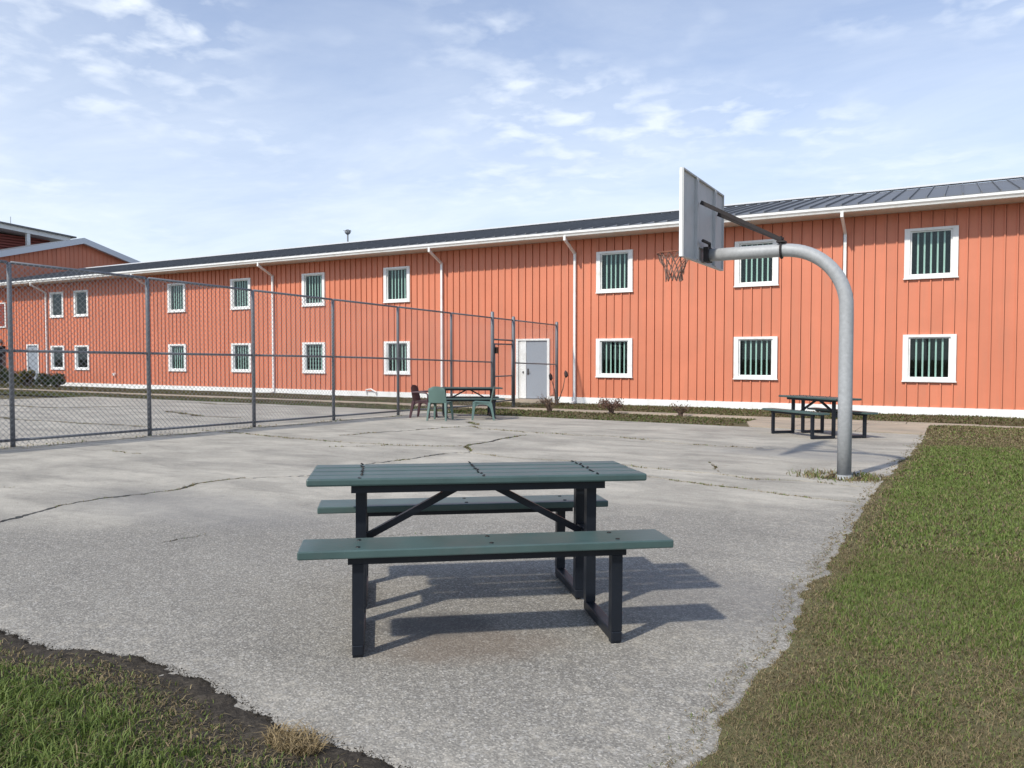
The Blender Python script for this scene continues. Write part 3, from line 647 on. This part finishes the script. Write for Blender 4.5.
# ------------------------------------------------------------------ basketball hoop
PX, PY = -1.145, 9.98
hp = thing('basketball_hoop', 'grey gooseneck basketball hoop seen from behind beside the lawn edge', 'basketball hoop', (0, 0, 0))
pts = [(PX, PY, G(PY)-0.06), (PX, PY, 0.8), (PX, PY, 1.75)]
bx, bz, br_ = -1.145-0.72, 1.90, 0.72
for k in range(1, 15):
    a = R(90*k/15); pts.append((bx+br_*math.cos(a), PY, bz+0.73*math.sin(a)))
pts += [(bx, PY, 2.632), (-2.3, PY, 2.632), (-2.80, PY, 2.630)]
MB().tube(pts, 0.081, 20).build('pole', 'galv', hp, True)
MB().tube([(PX, PY, G(PY)-0.03), (PX, PY, G(PY)+0.03)], [0.11, 0.09], 16).build('pole_collar', 'galv', hp)
bd = MB().box(-2.925, -2.905, 9.13, 10.99, 2.53, 3.595).build('backboard', 'board', hp)
MB().box(-2.931, -2.9255, 9.13, 10.99, 2.53, 3.595).build('front_face', 'board_front', bd)
ring2 = MB(); ring2.box(-2.9045, -2.880, 9.13, 9.142, 2.53, 3.595).box(-2.9045, -2.880, 10.978, 10.99, 2.53, 3.595).box(-2.9045, -2.880, 9.142, 10.978, 3.575, 3.595).box(-2.9045, -2.880, 9.142, 10.978, 2.53, 2.55)
ring2.build('edge_flange', 'board', bd)
MB().box(-2.931, -2.896, 9.122, 9.1295, 2.53, 3.595).build('lit_edge_strip', 'board_front', bd)  # white on this edge alone: sunlight on the flange put into the colour
for yy in (9.70, 10.54): MB().box(-2.9045, -2.868, yy-0.035, yy+0.035, 2.5505, 3.5745).build('rib', 'board', bd)
MB().box(-2.9044, -2.885, 9.7355, 10.5045, 2.72, 2.80).build('cross_rib', 'board', bd)
MB().box(-2.853, -2.79, PY-0.10, PY+0.10, 2.54, 2.73).build('mount_plate', 'strut', hp)
MB().tube([(-2.80, 9.68, 2.78), (-2.80, PY, 2.78), (-2.80, PY, 2.60)], 0.022, 6).build('mount_bolt', 'strut', hp)
for yy, zz in ((9.70, 3.27), (10.54, 3.25)):
    MB().bar((-2.84, yy, zz), (-1.90, PY+(0.05 if yy > PY else -0.05), 2.76), 0.035, 0.045).build('strut', 'strut', hp)
b = MB()
b.tube([(-1.90, PY+0.095*math.cos(a), 2.632+0.095*math.sin(a)) for a in np.linspace(0, 2*math.pi, 17)], 0.014, 6)
b.box(-1.95, -1.85, PY-0.08, PY+0.08, 2.725, 2.745).tube([(-1.90, PY-0.06, 2.72), (-1.90, PY-0.06, 2.80)], 0.016, 6).tube([(-1.90, PY+0.06, 2.72), (-1.90, PY+0.06, 2.80)], 0.016, 6)
b.build('clamp', 'strut', hp)
rc = (-3.27, PY, 2.685); rr = 0.228
rim = MB().tube([(rc[0]+rr*math.cos(a), rc[1]+rr*math.sin(a), rc[2]) for a in np.linspace(0, 2*math.pi, 33)], 0.0095, 6)
rim.bar((-3.06, PY-0.09, 2.675), (-2.932, PY-0.09, 2.665), 0.02, 0.03).bar((-3.06, PY+0.09, 2.675), (-2.932, PY+0.09, 2.665), 0.02, 0.03).box(-2.945, -2.9315, PY-0.12, PY+0.12, 2.60, 2.70)
rim.build('rim', 'rust', hp)
b = MB(); NS = 12; lv_ = [(0.0, 0.225), (-0.09, 0.180), (-0.18, 0.140), (-0.27, 0.112), (-0.36, 0.105)]
def npt(k, j):
    z, r = lv_[j]; a = 2*math.pi*(k+0.5*j)/NS; jj = 0.012*math.sin(7*k+3*j); return (rc[0]+(r+jj)*math.cos(a), rc[1]+(r+jj)*math.sin(a), rc[2]+z+0.010*math.sin(5*k+j)*(j > 0))
for k in range(NS):
    for j in range(4):
        b.tube([npt(k, j), npt(k, j+1)], 0.0075, 4, False); b.tube([npt(k, j), npt(k-1, j+1)], 0.0075, 4, False)
b.build('net', 'net', hp)

# ------------------------------------------------------------------ picnic tables
TL = -0.0135
def make_table():
    t = thing('picnic_table', 'dark green picnic table with black steel legs standing alone in the foreground', 'picnic table')
    # bolts: local helper
    def bolts(parent, xs, ys, z):
        for xx in xs:
            for yy in ys: MB().tube([(xx, yy, z-0.002), (xx, yy, z+0.004)], [0.013, 0.009], 8).build('bolt', 'bolt', parent)
    Wp = 0.124; ys = [-0.285+0.1487*k+Wp/2 for k in range(4)]
    top = link('tabletop', None, t)
    for k, yc in enumerate(ys):
        pl = MB().cbox(-0.855, 0.855, yc-Wp/2, yc+Wp/2, 0.712, 0.750, 0.009).build('plank', 'plank', top)
        pl.location.z = random.uniform(-0.0015, 0.0015)
    for xx in (-0.60, 0.0, 0.60):
        for yc in ys:
            for dy in (-0.045, 0.045): MB().tube([(xx+random.uniform(-.006, .006), yc+dy, 0.7485), (xx, yc+dy, 0.7535)], [0.013, 0.009], 8).build('bolt', 'bolt', top)
    MB().box(-0.645, 0.645, -0.235, -0.20, 0.672, 0.7105).box(-0.645, 0.645, 0.20, 0.235, 0.672, 0.7105).box(-0.645, -0.575, -0.199, 0.199, 0.68, 0.7105).box(0.575, 0.645, -0.199, 0.199, 0.68, 0.7105).box(-0.05, 0.05, -0.199, 0.199, 0.69, 0.7105).build('top_frame', 'frame', t)
    for s in (-1, 1):
        be = MB().cbox(-0.858, 0.858, s*0.53-0.125, s*0.53+0.125, 0.452, 0.490, 0.006).build('bench', 'plank', t)
        for xx in (-0.60, 0.0, 0.60):
            for dy in (-0.07, 0.07): MB().tube([(xx, s*0.53+dy, 0.4885), (xx, s*0.53+dy, 0.4935)], [0.013, 0.009], 8).build('bolt', 'bolt', be)
        MB().box(-0.645, 0.645, s*0.575-0.022, s*0.575+0.022, 0.412, 0.4505).box(-0.645, 0.645, s*0.455-0.018, s*0.455+0.018, 0.425, 0.4505).build('bench_rail', 'frame', t)
        for e in (-1, 1):
            x0 = e*0.60
            MB().box(x0-0.026, x0+0.026, s*0.575-0.025, s*0.575+0.025, 0.051, 0.4115).build('leg', 'frame', t)
            MB().box(x0-0.026, x0+0.026, s*0.115-0.025, s*0.115+0.025, 0.051, 0.6795).build('leg', 'frame', t)
            MB().cbox(x0-0.026, x0+0.026, min(s*0.60, s*0.09), max(s*0.60, s*0.09), 0.0, 0.050, 0.006).build('foot_bar', 'frame', t)
            MB().cbox(x0-0.024, x0+0.024, s*0.57-0.024, s*0.57+0.024, -0.012, 0.006, 0.004).build('foot_pad', 'frame', t)
    for e in (-1, 1):
        x0 = e*0.60
        MB().box(x0-0.02, x0+0.02, -0.0895, 0.0895, 0.385, 0.425).build('crossbar', 'frame', t)
        MB().bar((e*0.05, 0, 0.683), (e*0.575, 0, 0.405), 0.038, 0.034).build('brace', 'frame', t)
    return t
tb0 = make_table(); gT = 'matching green picnic tables on the court'
tb0['group'] = gT
def put(o, x, y, rz, label=None, dz=0.008):
    o.location = (x, y, G(y)+dz); o.rotation_euler = (Matrix.Rotation(TL, 4, 'X') @ Matrix.Rotation(rz, 4, 'Z')).to_euler()
    if label: o['label'] = label
put(tb0, -2.212, 3.437, R(39.6))
t2 = copy_tree(tb0); put(t2, -10.84, 16.52, R(39), 'dark green picnic table by the fence gate with plastic chairs around it')
t3 = copy_tree(tb0); put(t3, -2.30, 15.80, R(-44), 'dark green picnic table behind the basketball pole near the court end')

# ------------------------------------------------------------------ plastic chairs
def shell(rows, th):
    """rows of points (lists of equal length) -> closed shell of thickness th"""
    nr, nc = len(rows), len(rows[0]); b = MB(); P = [[Vector(p) for p in r] for r in rows]; N = []
    for i in range(nr):
        for j in range(nc):
            du = P[min(i+1, nr-1)][j]-P[max(i-1, 0)][j]; dv = P[i][min(j+1, nc-1)]-P[i][max(j-1, 0)]; N.append(du.cross(dv).normalized())
    flat = [p for r in P for p in r]; b.v = [tuple(p+q*th/2) for p, q in zip(flat, N)]+[tuple(p-q*th/2) for p, q in zip(flat, N)]; o = nr*nc
    for i in range(nr-1):
        for j in range(nc-1):
            a = i*nc+j; q = (a, a+1, a+nc+1, a+nc); b.f.append(q); b.f.append(tuple(k+o for k in q[::-1]))
    bd = [j for j in range(nc)]+[i*nc+nc-1 for i in range(1, nr)]+[(nr-1)*nc+j for j in range(nc-2, -1, -1)]+[i*nc for i in range(nr-2, 0, -1)]
    for a, c in zip(bd, bd[1:]+bd[:1]): b.f.append((a, a+o, c+o, c))
    return b
def chair(name, label, m, arms, x, y, rz):
    t = thing(name, label, 'chair', (x, y, G(y)), rz, 'plastic chairs around the far table')
    rows = []                                                   # seat: front (+x) rolled down, dished
    for u in np.linspace(0, 1, 8):
        rows.append([(-0.21+0.44*u, v*(0.215+0.02*u), 0.425+0.02*u-0.03*(1-abs(v)**2)*(1-abs(2*u-1))-(0.035*max(0, (u-0.85)/0.15)**2)) for v in np.linspace(-1, 1, 9)])
    smooth_by(shell(rows, 0.012).build('seat', m, t))
    rows = []                                                   # curved back, leaning away, rounded at the top
    for u in np.linspace(0, 1, 8):
        w = 0.225-0.02*u if u < 0.8 else 0.209-0.10*((u-0.8)/0.2)**2
        rows.append([(-0.20-0.10*u-0.03*(1-v*v)+0.02*u*u, v*w, 0.43+0.39*u-(0.02*abs(v)**3 if u > 0.9 else 0)) for v in np.linspace(-1, 1, 9)])
    smooth_by(shell(rows, 0.012).build('backrest', m, t))
    for sx, sy in ((1, 1), (1, -1), (-1, 1), (-1, -1)):
        xt, yt = (0.19 if sx > 0 else -0.20), sy*0.20; xb, yb = (0.235 if sx > 0 else -0.285), sy*0.235; b = MB()
        for z, k in ((0.43, 0.0), (0.22, 0.5), (0.0, 1.0)):
            cx, cy, w = xt+(xb-xt)*k, yt+(yb-yt)*k, 0.036-0.014*k; b.v += [(cx-w, cy-w*0.8, z), (cx+w, cy-w*0.8, z), (cx+w, cy+w*0.8, z), (cx-w, cy+w*0.8, z)]
        for r_ in (0, 4): b.f += [(r_+q, r_+(q+1) % 4, r_+4+(q+1) % 4, r_+4+q) for q in range(4)]
        b.f += [(0, 1, 2, 3), (8, 9, 10, 11)]; b.build('leg', m, t)
    for sy in (1, -1):                                          # side apron arch between the legs
        b = MB(); k = 9
        for i in range(k):
            u = i/(k-1); xx = -0.21+0.41*u; zz = 0.415; zl = 0.385-0.12*abs(2*u-1)**3
            b.v += [(xx, sy*0.205-0.005, zl), (xx, sy*0.205-0.005, zz), (xx, sy*0.205+0.005, zz), (xx, sy*0.205+0.005, zl)]
        for i in range(k-1): b.f += [(4*i+q, 4*i+(q+1) % 4, 4*i+4+(q+1) % 4, 4*i+4+q) for q in range(4)]
        b.f += [(0, 1, 2, 3), (4*k-4, 4*k-3, 4*k-2, 4*k-1)]; b.build('apron', m, t)
        if arms:
            b = MB(); b.tube([(0.20, sy*0.225, 0.41), (0.215, sy*0.262, 0.58), (0.17, sy*0.268, 0.635), (-0.05, sy*0.268, 0.65), (-0.235, sy*0.225, 0.64)], [0.022, 0.02, 0.024, 0.026, 0.022], 6)
            smooth_by(b.build('armrest', m, t), 60)
    return t
chair('plastic_armchair', 'maroon plastic armchair at the left end of the far table', 'plastic_maroon', True, -11.55, 15.60, R(12))
chair('plastic_chair', 'faded green plastic chair with its back to the camera', 'plastic_green', False, -10.70, 15.10, R(106))
chair('plastic_chair', 'faded green plastic chair side-on at the right of the far table', 'plastic_green', False, -9.96, 15.80, R(212))

# ------------------------------------------------------------------ grass, weeds, shrubs
def blades(name, x, y, z, h, w, col, label, cat, lean=0.5, mat_='blade', parent=None):
    N = len(x); a = rng.random(N)*2*math.pi; la = rng.random(N)*2*math.pi; le = lean*(0.2+rng.random(N))*h
    dx, dy = np.cos(a)*w/2, np.sin(a)*w/2; lx, ly = np.cos(la)*le, np.sin(la)*le
    V = np.zeros((N, 5, 3)); V[:, 0] = np.stack([x-dx, y-dy, z], 1); V[:, 1] = np.stack([x+dx, y+dy, z], 1)
    V[:, 2] = np.stack([x-dx*.75+lx*.35, y-dy*.75+ly*.35, z+h*.62], 1); V[:, 3] = np.stack([x+dx*.75+lx*.35, y+dy*.75+ly*.35, z+h*.62], 1); V[:, 4] = np.stack([x+lx, y+ly, z+h*np.clip(1-lean*0.25, .22, 1)], 1)
    base = (np.arange(N)*5)[:, None]; T = np.concatenate([base+np.array([[0, 1, 3]]), base+np.array([[0, 3, 2]]), base+np.array([[2, 3, 4]])], 1).reshape(-1)
    me = bpy.data.meshes.new(name); me.vertices.add(N*5); me.vertices.foreach_set('co', V.reshape(-1).astype(np.float32))
    me.loops.add(len(T)); me.loops.foreach_set('vertex_index', T.astype(np.int32)); nf = len(T)//3
    me.polygons.add(nf); me.polygons.foreach_set('loop_start', (np.arange(nf)*3).astype(np.int32))
    at = me.attributes.new('Col', 'FLOAT_COLOR', 'POINT'); C4 = np.ones((N, 5, 4)); C4[:, :, :3] = col[:, None, :]
    at.data.foreach_set('color', C4.reshape(-1).astype(np.float32)); me.materials.append(M[mat_]); me.update(calc_edges=True); me.validate()
    o = link(name, me, parent)
    if parent is None: tag(o, label, cat, kind='stuff')
    return o
def colmix(dry, N, vivid=1.0):
    g1, g2 = np.array([0.092, 0.145, 0.028])*vivid, np.array([0.20, 0.25, 0.066])*vivid; d1, d2 = np.array([0.150, 0.115, 0.058]), np.array([0.35, 0.275, 0.15])
    t = rng.random((N, 1)); isd = (rng.random(N) < dry)[:, None]; return np.where(isd, d1+(d2-d1)*t**1.5, g1+(g2-g1)*t)
def scatter(n_, x0, x1, y0, y1): return rng.uniform(x0, x1, n_), rng.uniform(y0, y1, n_)
# right lawn, in bands that thin out with distance
X, Y, Hh, Ww, Dd = [], [], [], [], []
for y0, y1, x1, dens, hh, ww in ((1.2, 3.2, 1.3, 24000, 0.033, 0.0027), (3.2, 6, 1.7, 14000, 0.036, 0.0037), (6, 10, 3.0, 4200, 0.042, 0.0075), (10, 16, 4.2, 1900, 0.046, 0.012), (16, 20.3, 6.0, 700, 0.052, 0.022)):
    k = int((x1+0.9)*(y1-y0)*dens); x, y = scatter(k, -0.9, x1, y0, y1); d = x-edge_r(y)
    pk = (d > -0.16) & (rng.random(k) < np.where(d < 0, 0.85*np.exp(d/0.030), 1.0)*np.clip(0.45+1.3*fbm(x, y, 3.2, 3), 0.3, 1))
    x, y, d = x[pk], y[pk], d[pk]; k = len(x)
    patch = fbm(x, y, 0.85, 11); fine = fbm(x, y, 4.5, 14)
    dry = np.clip(0.14+0.58*sm(0.46, 0.64, patch)*(0.35+0.65*sm(6.5, 2.5, y))+0.75*sm(0.30, 0.03, d)+0.5*(fine-0.42)+0.55*sm(14.2, 15.2, y)+0.14*sm(3.4, 1.5, y), 0.08, 0.90)
    X.append(x); Y.append(y); Hh.append(hh*(0.45+0.8*rng.random(k))*(0.7+0.7*fbm(x, y, 2.3, 21))*np.where(dry > 0.6, 0.75, 1)*(0.55+0.45*sm(-0.02, 0.22, d))); Ww.append(np.full(k, ww)*(0.7+0.6*rng.random(k))); Dd.append(dry)
x, y, h, w, d = map(np.concatenate, (X, Y, Hh, Ww, Dd))
dry_ = x < edge_r(y)-0.015
blades('grass', x, y, np.where(dry_, np.maximum(lawn_r_z(x, y), Gn(y))+0.001, lawn_r_z(x, y)-0.004), h, w, cm := colmix(d, len(x)), 'short green and brown lawn right of the concrete court', 'grass', np.where(dry_, 3.0, np.where(cm[:, 0] > cm[:, 1], 1.7, 0.85)))
# left patch
k = 90000; x, y = scatter(k, -6.2, -1.45, 0.35, 2.12); d = np.minimum(edge_l(x)-y, (-1.40-x)*0.8); dd = d+0.16*(fbm(x, y, 4, 31)-0.5)
pk = (dd > 0.15) & (rng.random(k) < np.clip((dd-0.11)*4.5, 0.03, 1)); x, y, dd = x[pk], y[pk], dd[pk]; k = len(x)
dry = np.clip(0.74*sm(0.55, 0.14, dd)+0.08+0.4*(fbm(x, y, 6, 33)-0.5), 0.04, 0.9)
col = colmix(dry, k, 1.0); tall = sm(0.25, 0.75, dd)
blades('grass', x, y, lawn_l_z(x, y)-0.004, (0.022+0.048*tall)*(0.5+0.9*rng.random(k)), 0.0030+0.003*rng.random(k), col, 'bright green grass corner beside dark soil at lower left', 'grass', np.where(col[:, 0] > col[:, 1], 2.0, 0.8))
# crumbs of earth strewn over the court edge
b = MB()
for _ in range(6000):
    cx = random.uniform(-5.5, -1.3); ex = float(edge_l(np.array([cx]))[0]); cy = ex-0.075+abs(random.gauss(0, 0.035))*random.choice((1.3, 0.6, 0.4)); q = random.uniform(0.0012, 0.0048)*(1 if cy < ex-0.02 else 0.6)
    if cx > -1.46: continue
    if cx < -1.34 and cy < ex-0.055: zz = float(lawn_l_z(np.array([cx]), np.array([cy]))[0])
    else: zz = G(cy)
    i = len(b.v); a = random.random()*6.28
    b.v += [(cx+q*math.cos(a+k*2.09)*random.uniform(.7, 1.3), cy+q*math.sin(a+k*2.09)*random.uniform(.7, 1.3), zz-0.001) for k in range(3)]+[(cx, cy, zz+q*random.uniform(.7, 1.3))]
    b.f += [(i, i+1, i+3), (i+1, i+2, i+3), (i+2, i, i+3)]
tag(b.build('soil_crumbs', 'soil'), 'dark earth crumbs scattered along the court edge at lower left', 'soil', kind='stuff')
# straw clump at the soil edge
k = 700; a = rng.random(k)*6.283; r_ = 0.08*np.sqrt(rng.random(k)); x = -1.93+r_*np.cos(a)*1.35; y = 1.86+r_*np.sin(a)*0.9
blades('straw_clump', x, y, lawn_l_z(x, y)-0.004, 0.02+0.055*rng.random(k), 0.003+0.002*rng.random(k), np.array([0.36, 0.27, 0.14])*(0.55+0.6*rng.random((k, 1))), 'dry straw clump at the edge of the dark soil', 'grass', 1.5)
# thin turf of the strips before the building
k = 105000; x = rng.uniform(-52, 8, k); y = rng.uniform(17.35, 25.9, k)
ok = (np.abs(y-20.62) > 0.28) & ~((x > -4.4) & (x < -0.5) & (y < 20.4)) & ~((x < -12.3) & (y < 17.95) & (x > -29.4)) & ~((x > -15.4) & (x < -13.1) & (y > 24.9)); x, y = x[ok], y[ok]; k = len(x)
dry = np.clip(0.66+0.9*(fbm(x, y, 0.5, 41)-0.5)-0.35*sm(19.3, 18, y)*sm(-3, -8, x), 0.12, 0.92)
blades('grass', x, y, strip_z(x, y)-0.006, 0.05*(0.5+0.8*rng.random(k)), 0.022+0.02*rng.random(k), colmix(dry, k)*0.62, 'thin brownish grass strip along the coral building', 'grass', 0.9)
# weeds along cracks and round the pole
wx, wy, wh, wdry = [], [], [], []
for fine, wid in crackline:
    for p, wv in zip(fine, wid):
        if fbm(np.array([p[0]]), np.array([p[1]]), 1.7, 51)[0] > 0.49 and p[1] < 18:
            for _ in range(random.randint(3, 10) if p[1] > 5 else random.randint(1, 4)):
                wx.append(p[0]+random.gauss(0, wv*0.35)); wy.append(p[1]+random.gauss(0, wv*0.35)); wh.append(random.uniform(0.008, 0.026)*(1 if p[1] < 9 else 1.4)); wdry.append(0.7)
for _ in range(800):
    a = random.random()*6.283; r_ = 0.20+abs(random.gauss(0, 0.12)); px_, py_ = PX+r_*1.45*math.cos(a), PY+r_*1.0*math.sin(a)-0.03
    if px_ < -0.72 and fbm(np.array([px_]), np.array([py_]), 3.4, 61)[0] > 0.44 and math.hypot(px_-PX, py_-PY) > 0.09: wx.append(px_); wy.append(py_); wh.append(random.uniform(0.02, 0.09)); wdry.append(0.62)
for _ in range(500):                                            # tufts and leaf litter at the first fence posts
    px_, py_ = FX+random.gauss(0, 0.10), random.choice([6.38, 7.1, 6.0, 8.70, 11.08, 13.43])+random.gauss(0, 0.3)
    wx.append(px_); wy.append(py_); wh.append(random.uniform(0.015, 0.06)); wdry.append(0.7)
x, y, h = np.array(wx), np.array(wy), np.array(wh)
blades('weeds', x, y, Gn(y)-0.016, h+0.014, 0.003+0.0009*y, colmix(np.array(wdry), len(x)), 'small dry weeds growing in the court cracks and round the pole', 'weeds', 0.9)

def dry_shrub(x, y, hgt, spread, label, leaves=0.3, red=False):
    t = thing('dry_shrub', label, 'shrub', (x, y, G(y)), random.uniform(0, 6), 'small dry shrubs along the walk'); b = MB(); tips = []
    for k in range(16):
        a = random.random()*6.283; s = spread*(0.3+0.7*random.random()); h = hgt*(0.6+0.4*random.random()); m1 = (0.4*s*math.cos(a), 0.4*s*math.sin(a), h*0.55); e = (s*math.cos(a), s*math.sin(a), h)
        b.tube([(0.03*math.cos(a), 0.03*math.sin(a), -0.05), m1, e], [0.014, 0.010, 0.005], 4); tips.append(e)
        for q in range(3):
            f = random.uniform(0.4, 0.9); p = Vector(m1).lerp(Vector(e), f); a2 = a+random.uniform(-1.2, 1.2); e2 = p+Vector((0.14*math.cos(a2), 0.14*math.sin(a2), random.uniform(0.05, 0.16))); b.tube([tuple(p), tuple(e2)], [0.006, 0.004], 3); tips.append(tuple(e2))
    b.build('stems', 'twig', t)
    N = int(len(tips)*14*leaves); ch = np.array([tips[random.randrange(len(tips))] for _ in range(N)])+rng.normal(0, 0.05, (N, 3)); ch[:, 2] *= rng.uniform(0.6, 1.0, N)
    c = np.array([0.15, 0.10, 0.06])*(0.5+rng.random((N, 1))); 
    if red: c = np.array([0.15, 0.085, 0.06])*(0.5+rng.random((N, 1)))
    blades('leaves', ch[:, 0], ch[:, 1], ch[:, 2], rng.uniform(0.03, 0.06, N), rng.uniform(0.02, 0.04, N), c, None, None, 0.9, 'leaf', t)
    return t
dry_shrub(-8.35, 20.05, 0.36, 0.22, 'small reddish dry shrub by the walk, below the third window from the right', 0.55, True)
dry_shrub(-6.40, 20.15, 0.26, 0.18, 'faint leafless shrub on the strip nearest the hoop', 0.12)
dry_shrub(-10.15, 19.75, 0.42, 0.30, 'arching bare shrub near the downspout right of the door', 0.12)
# tall dried stalk with two dark heads by the end post
t = thing('dried_flower', 'tall dried stalks with two dark seed heads by the last fence post', 'plant', (-12.25, 24.3, G(24.3)))
for a, c in (((0.0, 0, 0), (-0.20, 0.0, 1.02)), ((0.05, 0, 0), (0.28, 0.25, 1.12))):
    m1 = tuple(a[i]*0.5+c[i]*0.5+(0.06 if i == 0 else 0) for i in range(3)); MB().tube([a, m1, c], [0.02, 0.016, 0.012], 5).build('stalk', 'twig', t)
    bm = MB(); bm.tube([(c[0], c[1], c[2]-0.16), (c[0]+0.02, c[1], c[2]-0.10), (c[0], c[1], c[2]+0.02), (c[0]-0.02, c[1], c[2]+0.09)], [0.02, 0.07, 0.065, 0.02], 7); bm.build('seed_head', 'dark', t)
# evergreen bushes by the far door
def bush(x, y, r, h, label, yellow=0.0):
    t = thing('foundation_bush', label, 'bush', (x, y, G(y)), 0, 'bushes by the far door'); b = MB()
    for k in range(9): a = k*0.7+random.random()*0.3; b.tube([(0, 0, -0.05), (r*0.45*math.cos(a), r*0.45*math.sin(a), h*0.5), (r*0.75*math.cos(a), r*0.75*math.sin(a), h*0.8)], [0.03, 0.02, 0.008], 4)
    b.build('stems', 'twig', t)
    cl = [(random.uniform(-.6, .6)*r, random.uniform(-.6, .6)*r, random.uniform(0.25, 0.8)*h, random.uniform(.25, .45)*r) for _ in range(16)]; N = 2600
    idx = rng.integers(0, 16, N); c = np.array(cl)[idx]; d = rng.normal(0, 1, (N, 3)); d /= np.linalg.norm(d, axis=1)[:, None]; p = c[:, :3]+d*(c[:, 3]*rng.random(N)**0.4)[:, None]; p[:, 2] = np.maximum(p[:, 2], 0.03)
    col = np.array([0.040, 0.060, 0.022])*(0.5+rng.random((N, 1))); yl = rng.random(N) < yellow; col[yl] = np.array([0.30, 0.23, 0.04])
    blades('crown', p[:, 0], p[:, 1], p[:, 2], rng.uniform(0.05, 0.11, N), rng.uniform(0.03, 0.07, N), col, None, None, 1.2, 'leaf', t)
for x, y, r, h, lab, yl in ((-49.6, 24.7, 0.75, 1.15, 'tall dark bush left of the far grey door', 0.02), (-47.6, 24.3, 0.6, 0.85, 'dark round bush just in front of the far grey door', 0.05), (-46.1, 24.2, 0.7, 0.95, 'yellow-flecked bush beneath the leftmost window column', 0.28), (-44.6, 24.4, 0.55, 0.75, 'low dark bush between the two leftmost window columns', 0.03), (-43.3, 24.4, 0.6, 0.80, 'rightmost dark bush beneath the second window column from the left', 0.02), (-51.2, 24.2, 0.6, 0.9, 'dark bush at the extreme left edge by the entrance recess', 0.02)):
    bush(x, y, r, h, lab, yl)
